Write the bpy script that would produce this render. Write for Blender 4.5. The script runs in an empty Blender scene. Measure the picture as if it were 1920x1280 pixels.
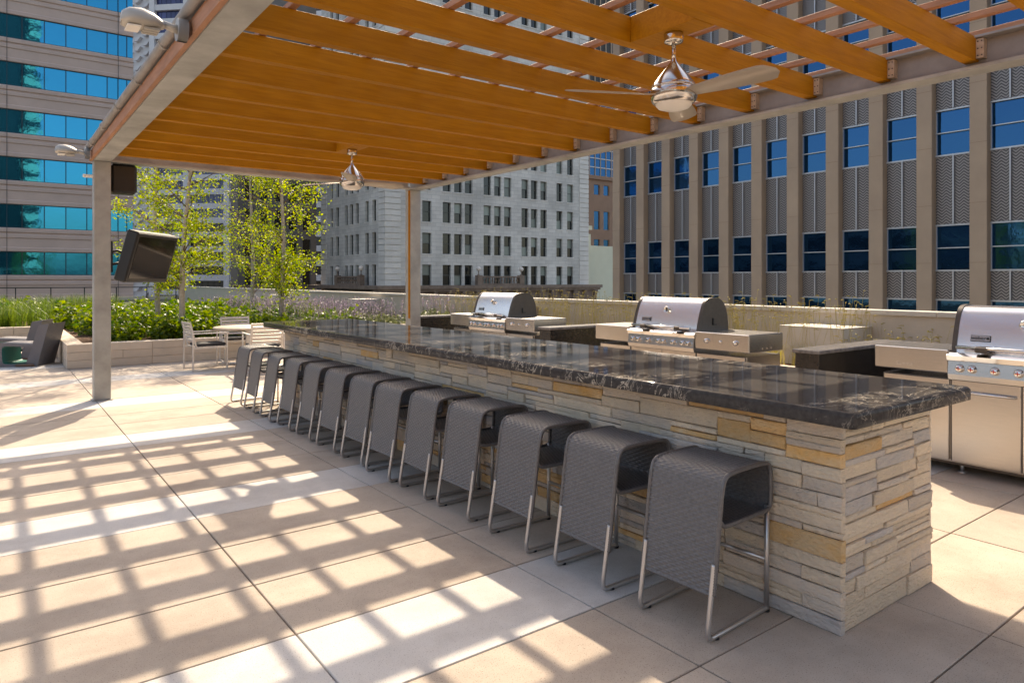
import bpy, math, random
from mathutils import Vector, Matrix, Quaternion
random.seed(7)
R = math.radians
scene = bpy.context.scene
col = scene.collection

# ------------------------------------------------------------------ camera
cam_d = bpy.data.cameras.new("camera")
cam_d.sensor_width = 36.0
cam_d.lens = 1295.0 / 1920.0 * 36.0
cam_d.shift_y = -(640.0 - 524.0) / 1920.0
cam_d.clip_start = 0.05
cam_d.clip_end = 3000
cam = bpy.data.objects.new("camera", cam_d)
cam.location = (0, 0, 1.63)
YAW = math.atan2(975, 1295)
cam.rotation_euler = (R(90), 0, -YAW)
col.objects.link(cam)
scene.camera = cam

# ------------------------------------------------------------------ sky and sun
KX, KY = 0.668, 0.968
AZ = math.atan2(KX, KY)
EL = math.atan2(1.0, math.hypot(KX, KY))
world = bpy.data.worlds.new("World")
scene.world = world
world.use_nodes = True
wn = world.node_tree.nodes
wl = world.node_tree.links
bg = wn.get("Background") or wn.new("ShaderNodeBackground")
sky = wn.new("ShaderNodeTexSky")
sky.sky_type = 'NISHITA'
sky.sun_disc = False
sky.sun_elevation = EL
sky.sun_rotation = AZ
sky.altitude = 250
sky.air_density = 0.9
sky.dust_density = 3.5
sky.ozone_density = 0.6
wl.new(sky.outputs[0], bg.inputs[0])
bg.inputs[1].default_value = 0.15
sun_d = bpy.data.lights.new("sun", 'SUN')
sun_d.energy = 2.65
sun_d.angle = R(0.53)
sun_d.color = (1.0, 0.92, 0.82)
sun = bpy.data.objects.new("sun", sun_d)
sun.rotation_euler = Vector((KX, KY, 1.0)).to_track_quat('Z', 'Y').to_euler()
sun.location = (20, 30, 40)
col.objects.link(sun)

vs = scene.view_settings
vs.view_transform = 'Standard'
vs.look = 'None'
vs.gamma = 1
vs.use_curve_mapping = False
vs.use_white_balance = True
vs.white_balance_temperature = 7800
vs.white_balance_tint = 9
vs.exposure = 1.43
scene.cycles.max_bounces = 10
scene.cycles.diffuse_bounces = 5
scene.cycles.glossy_bounces = 5
scene.cycles.transparent_max_bounces = 8
scene.cycles.sample_clamp_indirect = 6.0
scene.cycles.use_denoising = True

# ------------------------------------------------------------------ material helpers
def mat(name, color, rough=0.6, metal=0.0, var=0.0, scale=6.0, bump=0.0, bscale=60.0, spec=0.5,
        color2=None, objvar=0.0, stretch=(1, 1, 1), detail=6.0, coat=0.0, bdist=0.01):
    m = bpy.data.materials.new(name)
    m.use_nodes = True
    nt = m.node_tree
    N, L = nt.nodes, nt.links
    b = N["Principled BSDF"]
    b.inputs["Roughness"].default_value = rough
    b.inputs["Metallic"].default_value = metal
    b.inputs["Specular IOR Level"].default_value = spec
    b.inputs["Coat Weight"].default_value = coat
    b.inputs["Coat Roughness"].default_value = 0.08
    c = (*color, 1)
    b.inputs["Base Color"].default_value = c
    tc = N.new("ShaderNodeTexCoord")
    mp = N.new("ShaderNodeMapping")
    mp.inputs["Scale"].default_value = stretch
    geo = N.new("ShaderNodeNewGeometry")
    L.new(geo.outputs["Position"], mp.inputs[0])
    out = None
    if var > 0 or color2:
        no = N.new("ShaderNodeTexNoise")
        no.inputs["Scale"].default_value = scale
        no.inputs["Detail"].default_value = detail
        no.inputs["Roughness"].default_value = 0.62
        L.new(mp.outputs[0], no.inputs["Vector"])
        mr = N.new("ShaderNodeMapRange")
        mr.inputs[1].default_value = 0.3
        mr.inputs[2].default_value = 0.7
        L.new(no.outputs[0], mr.inputs[0])
        mix = N.new("ShaderNodeMix")
        mix.data_type = 'RGBA'
        if color2:
            mix.inputs[6].default_value = c
            mix.inputs[7].default_value = (*color2, 1)
        else:
            mix.inputs[6].default_value = (*[max(0, x * (1 - var)) for x in color], 1)
            mix.inputs[7].default_value = (*[min(1, x * (1 + var)) for x in color], 1)
        L.new(mr.outputs[0], mix.inputs[0])
        out = mix.outputs[2]
    if objvar > 0:
        oi = N.new("ShaderNodeObjectInfo")
        mr2 = N.new("ShaderNodeMapRange")
        mr2.inputs[3].default_value = 1 - objvar
        mr2.inputs[4].default_value = 1 + objvar
        L.new(oi.outputs["Random"], mr2.inputs[0])
        hs = N.new("ShaderNodeHueSaturation")
        L.new(mr2.outputs[0], hs.inputs["Value"])
        if out:
            L.new(out, hs.inputs["Color"])
        else:
            hs.inputs["Color"].default_value = c
        out = hs.outputs[0]
    if out:
        L.new(out, b.inputs["Base Color"])
    if bump > 0:
        n2 = N.new("ShaderNodeTexNoise")
        n2.inputs["Scale"].default_value = bscale
        n2.inputs["Detail"].default_value = 8
        L.new(mp.outputs[0], n2.inputs["Vector"])
        bp = N.new("ShaderNodeBump")
        bp.inputs["Strength"].default_value = bump
        bp.inputs["Distance"].default_value = bdist
        L.new(n2.outputs[0], bp.inputs["Height"])
        L.new(bp.outputs[0], b.inputs["Normal"])
    return m

def leaf_mat(name, c1, c2, trans=0.45, rough=0.45):
    m = bpy.data.materials.new(name)
    m.use_nodes = True
    nt = m.node_tree
    N, L = nt.nodes, nt.links
    b = N["Principled BSDF"]
    b.inputs["Roughness"].default_value = rough
    b.inputs["Specular IOR Level"].default_value = 0.4
    geo = N.new("ShaderNodeNewGeometry")
    mix = N.new("ShaderNodeMix")
    mix.data_type = 'RGBA'
    mix.inputs[6].default_value = (*c1, 1)
    mix.inputs[7].default_value = (*c2, 1)
    L.new(geo.outputs["Random Per Island"], mix.inputs[0])
    L.new(mix.outputs[2], b.inputs["Base Color"])
    tr = N.new("ShaderNodeBsdfTranslucent")
    hs = N.new("ShaderNodeHueSaturation")
    hs.inputs["Value"].default_value = 1.6
    hs.inputs["Saturation"].default_value = 1.1
    L.new(mix.outputs[2], hs.inputs["Color"])
    L.new(hs.outputs[0], tr.inputs["Color"])
    ms = N.new("ShaderNodeMixShader")
    ms.inputs[0].default_value = trans
    L.new(b.outputs[0], ms.inputs[1])
    L.new(tr.outputs[0], ms.inputs[2])
    L.new(ms.outputs[0], N["Material Output"].inputs[0])
    return m

M = {}
M['paver_tan'] = mat("paver_tan", (0.485, 0.40, 0.325), 0.85, var=0.09, scale=3.0, bump=0.3, bscale=220, objvar=0.09, bdist=0.004)
M['paver_white'] = mat("paver_white", (0.57, 0.54, 0.51), 0.85, var=0.07, scale=3.0, bump=0.25, bscale=220, objvar=0.05, bdist=0.004)
for k in ('paver_tan', 'paver_white'):       # dark aggregate specks and faint stains
    nt = M[k].node_tree; N, L = nt.nodes, nt.links; b = N["Principled BSDF"]
    src = b.inputs["Base Color"].links[0].from_socket
    geo = [n for n in N if n.type == 'NEW_GEOMETRY'][0]
    vo = N.new("ShaderNodeTexNoise"); vo.inputs["Scale"].default_value = 170; vo.inputs["Detail"].default_value = 3
    L.new(geo.outputs["Position"], vo.inputs["Vector"])
    rp = N.new("ShaderNodeValToRGB"); rp.color_ramp.elements[0].position = 0.29; rp.color_ramp.elements[1].position = 0.40
    rp.color_ramp.elements[0].color = (0.34, 0.31, 0.29, 1)
    L.new(vo.outputs[0], rp.inputs[0])
    st = N.new("ShaderNodeTexNoise"); st.inputs["Scale"].default_value = 1.1; st.inputs["Detail"].default_value = 7; st.inputs["Roughness"].default_value = 0.7
    L.new(geo.outputs["Position"], st.inputs["Vector"])
    rs = N.new("ShaderNodeValToRGB"); rs.color_ramp.elements[0].position = 0.30; rs.color_ramp.elements[1].position = 0.55
    rs.color_ramp.elements[0].color = (0.79, 0.76, 0.74, 1)
    L.new(st.outputs[0], rs.inputs[0])
    m1 = N.new("ShaderNodeMix"); m1.data_type = 'RGBA'; m1.blend_type = 'MULTIPLY'; m1.inputs[0].default_value = 1
    L.new(src, m1.inputs[6]); L.new(rp.outputs[0], m1.inputs[7])
    m2 = N.new("ShaderNodeMix"); m2.data_type = 'RGBA'; m2.blend_type = 'MULTIPLY'; m2.inputs[0].default_value = 1
    L.new(m1.outputs[2], m2.inputs[6]); L.new(rs.outputs[0], m2.inputs[7])
    L.new(m2.outputs[2], b.inputs["Base Color"])
M['joint'] = mat("joint_sand", (0.10, 0.075, 0.055), 0.95, var=0.2)
M['street'] = mat("street", (0.06, 0.06, 0.062), 0.9, var=0.2, scale=0.3)
M['stone_grey'] = mat("stone_grey", (0.60, 0.515, 0.44), 0.85, scale=9, color2=(0.72, 0.585, 0.45), bump=0.9, bscale=38, objvar=0.13, stretch=(1, 1, 2.2), bdist=0.02)
M['stone_buff'] = mat("stone_buff", (0.80, 0.64, 0.46), 0.85, scale=8, color2=(0.69, 0.56, 0.43), bump=0.9, bscale=38, objvar=0.12, stretch=(1, 1, 2.2), bdist=0.02)
M['stone_blue'] = mat("stone_blue", (0.47, 0.435, 0.42), 0.85, scale=8, color2=(0.63, 0.54, 0.46), bump=0.9, bscale=38, objvar=0.12, stretch=(1, 1, 2.2), bdist=0.02)
M['stone_gold'] = mat("stone_gold", (0.76, 0.42, 0.14), 0.85, scale=7, color2=(0.74, 0.53, 0.31), bump=0.9, bscale=38, objvar=0.12, stretch=(1, 1, 2.2), bdist=0.02)
M['mortar'] = mat("mortar_dark", (0.12, 0.10, 0.08), 0.95)  # dark mortar core between the bar stones
M['wood'] = mat("stained_joist", (0.44, 0.185, 0.006), 0.6, scale=3.0, color2=(0.36, 0.145, 0.004), spec=0.18, bump=0.25, bscale=30, stretch=(1, 9, 9), objvar=0.10)
M['slat'] = mat("stained_slat_lit", (0.46, 0.225, 0.125), 0.6, scale=3.0, color2=(0.32, 0.145, 0.075), bump=0.25, bscale=30, stretch=(6, 1, 6), objvar=0.08)  # joist wood tinted redder and lighter for the light on the slats
for k, st_ in (('wood', (0.7, 16, 16)), ('slat', (16, 0.7, 16))):      # dark grain streaks along each board
    nt = M[k].node_tree; N, L = nt.nodes, nt.links; b = N["Principled BSDF"]
    src = b.inputs["Base Color"].links[0].from_socket
    geo = [n for n in N if n.type == 'NEW_GEOMETRY'][0]
    mp = N.new("ShaderNodeMapping"); mp.inputs["Scale"].default_value = st_
    L.new(geo.outputs["Position"], mp.inputs[0])
    no = N.new("ShaderNodeTexNoise"); no.inputs["Scale"].default_value = 3.5; no.inputs["Detail"].default_value = 9; no.inputs["Distortion"].default_value = 0.5
    L.new(mp.outputs[0], no.inputs["Vector"])
    rp = N.new("ShaderNodeValToRGB"); rp.color_ramp.elements[0].position = 0.33; rp.color_ramp.elements[1].position = 0.58
    rp.color_ramp.elements[0].color = (0.86, 0.83, 0.80, 1)
    L.new(no.outputs[0], rp.inputs[0])
    m1 = N.new("ShaderNodeMix"); m1.data_type = 'RGBA'; m1.blend_type = 'MULTIPLY'; m1.inputs[0].default_value = 1
    L.new(src, m1.inputs[6]); L.new(rp.outputs[0], m1.inputs[7]); L.new(m1.outputs[2], b.inputs["Base Color"])
M['galv'] = mat("galvanised_steel", (0.46, 0.455, 0.43), 0.55, 0.25, scale=2.6, color2=(0.28, 0.275, 0.26), bump=0.1, bscale=40)
M['galv_d'] = mat("galvanised_web", (0.34, 0.32, 0.31), 0.6, 0.25, scale=5, color2=(0.25, 0.235, 0.225), bump=0.1, bscale=40)
M['clip'] = mat("clip_steel", (0.55, 0.44, 0.33), 0.5, 0.3, var=0.15, scale=20)
M['bolt'] = mat("bolt", (0.12, 0.10, 0.09), 0.5, 0.6)
M['weave'] = mat("woven_resin", (0.135, 0.125, 0.123), 0.31, var=0.22, scale=60, spec=0.6)
M['alu'] = mat("satin_aluminium", (0.58, 0.56, 0.55), 0.33, 0.85, var=0.05, scale=12)
M['rubber'] = mat("black_rubber", (0.015, 0.015, 0.015), 0.7)
M['steel'] = mat("brushed_stainless", (0.52, 0.50, 0.485), 0.26, 1.0, var=0.06, scale=5, bump=0.08, bscale=25, stretch=(1, 1, 40), bdist=0.002)
M['steel_lid'] = mat("lid_stainless", (0.76, 0.73, 0.73), 0.27, 1.0, var=0.05, scale=4, bump=0.06, bscale=25, stretch=(40, 1, 40), bdist=0.002)
M['cast'] = mat("cast_aluminium", (0.10, 0.085, 0.075), 0.45, 0.5, var=0.1, scale=20)
M['chrome'] = mat("chrome", (0.75, 0.74, 0.73), 0.08, 1.0)
M['black'] = mat("black_plastic", (0.012, 0.012, 0.013), 0.45)
M['red'] = mat("red_mark", (0.55, 0.02, 0.02), 0.4)
M['granite_dark'] = mat("dark_counter_stone", (0.02, 0.017, 0.016), 0.25, var=0.5, scale=25, spec=0.5)
M['counter_cap'] = mat("counter_cap", (0.16, 0.15, 0.15), 0.25, var=0.4, scale=18)
M['nickel'] = mat("brushed_nickel", (0.62, 0.585, 0.55), 0.18, 1.0, var=0.05, scale=8, bump=0.03, bscale=30)
M['blade'] = mat("fan_blade", (0.42, 0.36, 0.30), 0.45, 0.3)
M['lens'] = mat("frosted_lens", (0.85, 0.80, 0.74), 0.35)
M['fixture'] = mat("floodlight_grey", (0.42, 0.39, 0.35), 0.5, 0.2, var=0.08)
M['screen'] = mat("television_screen", (0.012, 0.010, 0.009), 0.06, spec=0.4)
M['concrete'] = mat("parapet_concrete", (0.58, 0.50, 0.405), 0.85, var=0.08, scale=2.5, bump=0.2, bscale=50)
M['coping'] = mat("coping_stone", (0.62, 0.56, 0.48), 0.8, var=0.05, scale=3)
M['planter'] = mat("planter_block", (0.62, 0.51, 0.40), 0.85, var=0.07, scale=4, bump=0.3, bscale=50, objvar=0.06)
M['soil'] = mat("bark_mulch", (0.16, 0.075, 0.03), 0.95, scale=14, color2=(0.07, 0.035, 0.018), bump=1.0, bscale=40, bdist=0.03)
M['bark'] = mat("birch_bark", (0.52, 0.44, 0.36), 0.8, scale=9, color2=(0.36, 0.28, 0.21), bump=0.3, stretch=(1, 1, 2))
M['twig'] = mat("birch_twig", (0.16, 0.10, 0.06), 0.8)
M['leaf_birch'] = leaf_mat("birch_leaf", (0.12, 0.20, 0.012), (0.32, 0.33, 0.02), 0.58)
M['leaf_shrub'] = leaf_mat("shrub_leaf", (0.04, 0.10, 0.010), (0.20, 0.24, 0.018), 0.4)
M['leaf_grass'] = leaf_mat("grass_blade", (0.05, 0.10, 0.015), (0.17, 0.22, 0.03), 0.4)
M['leaf_gold'] = leaf_mat("golden_grass", (0.30, 0.26, 0.05), (0.50, 0.42, 0.14), 0.35)
M['lavender'] = leaf_mat("lavender_flower", (0.19, 0.145, 0.22), (0.30, 0.24, 0.31), 0.3)
M['lav_leaf'] = leaf_mat("lavender_leaf", (0.12, 0.14, 0.07), (0.20, 0.22, 0.10), 0.3)
M['iron'] = mat("railing_iron", (0.02, 0.02, 0.022), 0.5, 0.3)
M['chair_metal'] = mat("silver_chair", (0.62, 0.59, 0.56), 0.4, 0.4)
M['cushion'] = mat("dark_cushion", (0.03, 0.03, 0.033), 0.8)
M['table_top'] = mat("tan_table_top", (0.58, 0.46, 0.34), 0.5, var=0.08)
M['lounge'] = mat("grey_lounge", (0.15, 0.14, 0.15), 0.55, var=0.06)
M['teal'] = mat("teal_inside", (0.012, 0.20, 0.17), 0.5)
M['tan_wedge'] = mat("brown_wedge", (0.16, 0.085, 0.05), 0.5)
M['band'] = mat("banded_stone", (0.53, 0.40, 0.34), 0.8, var=0.07, scale=0.6)
M['column'] = mat("brown_column", (0.45, 0.325, 0.235), 0.8, scale=0.5, color2=(0.37, 0.265, 0.195))
M['rail'] = mat("light_rail", (0.50, 0.50, 0.53), 0.4, 0.5)
M['dark_core'] = mat("dark_core", (0.05, 0.045, 0.04), 0.7)
M['mull_dark'] = mat("dark_mullion", (0.02, 0.035, 0.05), 0.5)
M['tower'] = mat("white_tower", (0.62, 0.59, 0.59), 0.8, var=0.05, scale=0.3)
M['brownish'] = mat("brown_block", (0.26, 0.16, 0.11), 0.8, var=0.1, scale=0.5)
M['palewall'] = mat("pale_wall", (0.60, 0.60, 0.47), 0.8, var=0.06, scale=0.3)
M['ledge'] = mat("dark_ledge", (0.16, 0.11, 0.08), 0.8, scale=1.2, color2=(0.30, 0.22, 0.17))
M['globe'] = mat("lamp_globe", (0.80, 0.70, 0.62), 0.35)
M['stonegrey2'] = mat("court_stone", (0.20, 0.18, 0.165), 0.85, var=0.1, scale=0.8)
M['winframe'] = mat("window_frame", (0.10, 0.10, 0.09), 0.6)

def ashlar(name, c1, c2, cm, bw, bh):
    m = mat(name, c1, 0.85)
    nt = m.node_tree; N, L = nt.nodes, nt.links; b = N["Principled BSDF"]
    geo = [n for n in N if n.type == 'NEW_GEOMETRY'][0]
    sep = N.new("ShaderNodeSeparateXYZ"); L.new(geo.outputs["Position"], sep.inputs[0])
    add = N.new("ShaderNodeMath"); L.new(sep.outputs[0], add.inputs[0]); L.new(sep.outputs[1], add.inputs[1])
    cb = N.new("ShaderNodeCombineXYZ"); L.new(add.outputs[0], cb.inputs[0]); L.new(sep.outputs[2], cb.inputs[1])
    br = N.new("ShaderNodeTexBrick")
    br.inputs["Scale"].default_value = 1
    br.inputs["Brick Width"].default_value = bw
    br.inputs["Row Height"].default_value = bh
    br.inputs["Mortar Size"].default_value = 0.018
    br.inputs["Color1"].default_value = (*c1, 1)
    br.inputs["Color2"].default_value = (*c2, 1)
    br.inputs["Mortar"].default_value = (*cm, 1)
    L.new(cb.outputs[0], br.inputs["Vector"])
    no = N.new("ShaderNodeTexNoise"); no.inputs["Scale"].default_value = 0.35; no.inputs["Detail"].default_value = 8
    L.new(geo.outputs["Position"], no.inputs["Vector"])
    mr = N.new("ShaderNodeMapRange"); mr.inputs[1].default_value = 0.3; mr.inputs[2].default_value = 0.7
    mr.inputs[3].default_value = 0.78; mr.inputs[4].default_value = 1.12
    L.new(no.outputs[0], mr.inputs[0])
    hs = N.new("ShaderNodeHueSaturation"); L.new(br.outputs[0], hs.inputs["Color"]); L.new(mr.outputs[0], hs.inputs["Value"])
    L.new(hs.outputs[0], b.inputs["Base Color"])
    return m
M['granite'] = ashlar("granite_ashlar", (0.69, 0.65, 0.595), (0.60, 0.565, 0.515), (0.44, 0.415, 0.385), 1.15, 0.46)
M['quoin'] = mat("granite_quoin", (0.70, 0.66, 0.605), 0.85, var=0.1, scale=0.6, objvar=0.05)

def glass(name, color, rough=0.03, metal=0.9, wob=0.15, wscale=0.5, tint2=None):
    m = mat(name, color, rough, metal, bump=wob, bscale=wscale, objvar=0.06, bdist=0.25)
    return m
M['glass_blue'] = glass("cyan_glass", (0.012, 0.22, 0.37), wob=0.05, wscale=0.35)
M['glass_right'] = glass("blue_window", (0.018, 0.085, 0.20), wob=0.06, wscale=0.5)
M['glass_dark'] = mat("dark_window", (0.012, 0.014, 0.014), 0.06, spec=0.6, objvar=0.4)
M['glass_blind'] = mat("blind_window", (0.20, 0.23, 0.20), 0.25, objvar=0.45, spec=0.7)
M['glass_tower'] = mat("tower_window", (0.05, 0.055, 0.13), 0.15, 0.3, objvar=0.3)
M['glass_dk2'] = mat("dusky_window", (0.02, 0.018, 0.018), 0.2)

# chevron metal cladding of the right-hand building
def chevron():
    m = mat("chevron_panel", (0.3, 0.27, 0.27), 0.45, 0.35)
    nt = m.node_tree; N, L = nt.nodes, nt.links; b = N["Principled BSDF"]
    geo = [n for n in N if n.type == 'NEW_GEOMETRY'][0]
    sep = N.new("ShaderNodeSeparateXYZ"); L.new(geo.outputs["Position"], sep.inputs[0])
    def mth(op, a, bb):
        n = N.new("ShaderNodeMath"); n.operation = op
        for i, s in enumerate((a, bb)):
            if isinstance(s, (int, float)): n.inputs[i].default_value = s
            else: L.new(s, n.inputs[i])
        return n.outputs[0]
    tri = mth('PINGPONG', sep.outputs[1], 0.155)
    s = mth('ADD', sep.outputs[2], mth('MULTIPLY', tri, 0.85))
    fr = mth('FRACT', mth('DIVIDE', s, 0.115), 0)
    gt = mth('GREATER_THAN', fr, 0.52)
    mix = N.new("ShaderNodeMix"); mix.data_type = 'RGBA'
    mix.inputs[6].default_value = (0.29, 0.255, 0.25, 1); mix.inputs[7].default_value = (0.07, 0.062, 0.063, 1)
    L.new(gt, mix.inputs[0]); L.new(mix.outputs[2], b.inputs["Base Color"])
    return m
M['chevron'] = chevron()

# polished black granite with white veins
def counter_stone():
    m = mat("veined_black_granite", (0.03, 0.03, 0.03), 0.05, spec=0.05)
    nt = m.node_tree; N, L = nt.nodes, nt.links; b = N["Principled BSDF"]
    geo = [n for n in N if n.type == 'NEW_GEOMETRY'][0]
    mp = [n for n in N if n.type == 'MAPPING'][0]
    mp.inputs["Rotation"].default_value = (0.4, 0.5, 0.6)
    mp.inputs["Scale"].default_value = (1.0, 2.2, 1.6)
    n1 = N.new("ShaderNodeTexNoise"); n1.inputs["Scale"].default_value = 3.2; n1.inputs["Detail"].default_value = 9
    n1.inputs["Roughness"].default_value = 0.62; n1.inputs["Distortion"].default_value = 1.6
    L.new(mp.outputs[0], n1.inputs["Vector"])
    r1 = N.new("ShaderNodeValToRGB")
    e = r1.color_ramp.elements
    e[0].position = 0.482; e[0].color = (0, 0, 0, 1)
    e[1].position = 0.517; e[1].color = (0, 0, 0, 1)
    x = e.new(0.5); x.color = (1, 1, 1, 1)
    L.new(n1.outputs[0], r1.inputs[0])
    n2 = N.new("ShaderNodeTexNoise"); n2.inputs["Scale"].default_value = 1.6; n2.inputs["Detail"].default_value = 3
    L.new(geo.outputs["Position"], n2.inputs["Vector"])
    r2 = N.new("ShaderNodeValToRGB"); r2.color_ramp.elements[0].position = 0.47; r2.color_ramp.elements[1].position = 0.62
    L.new(n2.outputs[0], r2.inputs[0])
    mu = N.new("ShaderNodeMath"); mu.operation = 'MULTIPLY'
    L.new(r1.outputs[0], mu.inputs[0]); L.new(r2.outputs[0], mu.inputs[1])
    n3 = N.new("ShaderNodeTexNoise"); n3.inputs["Scale"].default_value = 40; n3.inputs["Detail"].default_value = 5
    L.new(geo.outputs["Position"], n3.inputs["Vector"])
    mixa = N.new("ShaderNodeMix"); mixa.data_type = 'RGBA'
    mixa.inputs[6].default_value = (0.022, 0.019, 0.019, 1); mixa.inputs[7].default_value = (0.105, 0.097, 0.092, 1)
    L.new(n3.outputs[0], mixa.inputs[0])
    mixb = N.new("ShaderNodeMix"); mixb.data_type = 'RGBA'
    L.new(mu.outputs[0], mixb.inputs[0]); L.new(mixa.outputs[2], mixb.inputs[6]); mixb.inputs[7].default_value = (0.62, 0.54, 0.44, 1)
    L.new(mixb.outputs[2], b.inputs["Base Color"])
    return m
M['counter'] = counter_stone()

# ------------------------------------------------------------------ mesh helpers
class MB:
    def __init__(self): self.v = []; self.f = []; self.s = []
    def face(self, idx, smooth=False): self.f.append(tuple(idx)); self.s.append(smooth)
    def box(self, x0, x1, y0, y1, z0, z1):
        b = len(self.v)
        self.v += [(x0, y0, z0), (x1, y0, z0), (x1, y1, z0), (x0, y1, z0), (x0, y0, z1), (x1, y0, z1), (x1, y1, z1), (x0, y1, z1)]
        for q in ((0, 3, 2, 1), (4, 5, 6, 7), (0, 1, 5, 4), (1, 2, 6, 5), (2, 3, 7, 6), (3, 0, 4, 7)):
            self.face([b + i for i in q])
        return self
    def cbox(self, x0, x1, y0, y1, z0, z1, c):
        """box with chamfered edges"""
        b = len(self.v)
        for (sx, sy, sz) in [(a, bb, d) for a in (0, 1) for bb in (0, 1) for d in (0, 1)]:
            X = (x0, x1)[sx]; Y = (y0, y1)[sy]; Z = (z0, z1)[sz]
            ix = c if sx == 0 else -c; iy = c if sy == 0 else -c; iz = c if sz == 0 else -c
            self.v += [(X, Y + iy, Z + iz), (X + ix, Y, Z + iz), (X + ix, Y + iy, Z)]
        def I(sx, sy, sz, k): return b + (sx * 4 + sy * 2 + sz) * 3 + k
        F = self.face
        F([I(0, 0, 0, 0), I(0, 0, 1, 0), I(0, 1, 1, 0), I(0, 1, 0, 0)]); F([I(1, 0, 0, 0), I(1, 1, 0, 0), I(1, 1, 1, 0), I(1, 0, 1, 0)])
        F([I(0, 0, 0, 1), I(1, 0, 0, 1), I(1, 0, 1, 1), I(0, 0, 1, 1)]); F([I(0, 1, 0, 1), I(0, 1, 1, 1), I(1, 1, 1, 1), I(1, 1, 0, 1)])
        F([I(0, 0, 0, 2), I(0, 1, 0, 2), I(1, 1, 0, 2), I(1, 0, 0, 2)]); F([I(0, 0, 1, 2), I(1, 0, 1, 2), I(1, 1, 1, 2), I(0, 1, 1, 2)])
        for sy in (0, 1):
            for sz in (0, 1): F([I(0, sy, sz, 1), I(1, sy, sz, 1), I(1, sy, sz, 2), I(0, sy, sz, 2)])
        for sx in (0, 1):
            for sz in (0, 1): F([I(sx, 0, sz, 0), I(sx, 1, sz, 0), I(sx, 1, sz, 2), I(sx, 0, sz, 2)])
            for sy in (0, 1): F([I(sx, sy, 0, 0), I(sx, sy, 1, 0), I(sx, sy, 1, 1), I(sx, sy, 0, 1)])
        for sx in (0, 1):
            for sy in (0, 1):
                for sz in (0, 1): F([I(sx, sy, sz, 0), I(sx, sy, sz, 1), I(sx, sy, sz, 2)])
        return self
    def prism(self, prof, a0, a1, axis='y', smooth=False):
        """extrude a closed 2D profile; axis y: profile is (x,z); axis x: (y,z); axis z: (x,y)"""
        b = len(self.v); n = len(prof)
        for a in (a0, a1):
            for (p, q) in prof:
                self.v.append((p, a, q) if axis == 'y' else ((a, p, q) if axis == 'x' else (p, q, a)))
        for i in range(n):
            j = (i + 1) % n
            self.face([b + i, b + j, b + n + j, b + n + i], smooth)
        if smooth:      # own vertices for the end faces keeps the rounded skin clean
            c = len(self.v); self.v += self.v[b:b + 2 * n]; b = c
        self.face([b + i for i in range(n)][::-1]); self.face([b + n + i for i in range(n)])
        return self
    def lathe(self, prof, c=(0, 0, 0), seg=24, axis='z'):
        b = len(self.v); n = len(prof)
        for k in range(seg):
            a = 2 * math.pi * k / seg
            for (r, z) in prof:
                p = (r * math.cos(a), r * math.sin(a), z)
                if axis == 'x': p = (p[2], p[0], p[1])
                if axis == 'y': p = (p[0], p[2], p[1])
                self.v.append((c[0] + p[0], c[1] + p[1], c[2] + p[2]))
        for k in range(seg):
            k2 = (k + 1) % seg
            for i in range(n - 1):
                self.face([b + k * n + i, b + k2 * n + i, b + k2 * n + i + 1, b + k * n + i + 1], True)
        return self
    def cyl(self, r, z0, z1, c=(0, 0, 0), seg=16, axis='z'):
        return self.lathe([(0.0001, z0), (r, z0), (r, z0), (r, z1), (r, z1), (0.0001, z1)], c, seg, axis)
    def tube(self, pts, r, seg=8, closed=False):
        pts = [Vector(p) for p in pts]; n = len(pts); b = len(self.v)
        rr = r if isinstance(r, (list, tuple)) else [r] * n
        nrm = None
        for i, p in enumerate(pts):
            if closed: t = (pts[(i + 1) % n] - pts[i - 1])
            else: t = pts[min(i + 1, n - 1)] - pts[max(i - 1, 0)]
            t = t.normalized() if t.length > 1e-9 else Vector((0, 0, 1))
            if nrm is None: nrm = t.orthogonal().normalized()
            nrm = (nrm - t * nrm.dot(t)); nrm = nrm.normalized() if nrm.length > 1e-6 else t.orthogonal().normalized()
            bi = t.cross(nrm)
            for k in range(seg):
                a = 2 * math.pi * k / seg
                self.v.append(tuple(p + (nrm * math.cos(a) + bi * math.sin(a)) * rr[i]))
        m = n if closed else n - 1
        for i in range(m):
            i2 = (i + 1) % n
            for k in range(seg):
                k2 = (k + 1) % seg
                self.face([b + i * seg + k, b + i * seg + k2, b + i2 * seg + k2, b + i2 * seg + k], True)
        if not closed:
            self.face([b + k for k in range(seg)][::-1]); self.face([b + (n - 1) * seg + k for k in range(seg)])
        return self
    def mesh(self, name, m):
        me = bpy.data.meshes.new(name)
        me.from_pydata(self.v, [], self.f)
        me.polygons.foreach_set("use_smooth", self.s)
        if m is not None:
            me.materials.append(M[m] if isinstance(m, str) else m)
        me.update()
        return me
    def build(self, name, m, parent=None, loc=None):
        return add(name, self.mesh(name, m), parent, loc)

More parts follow.
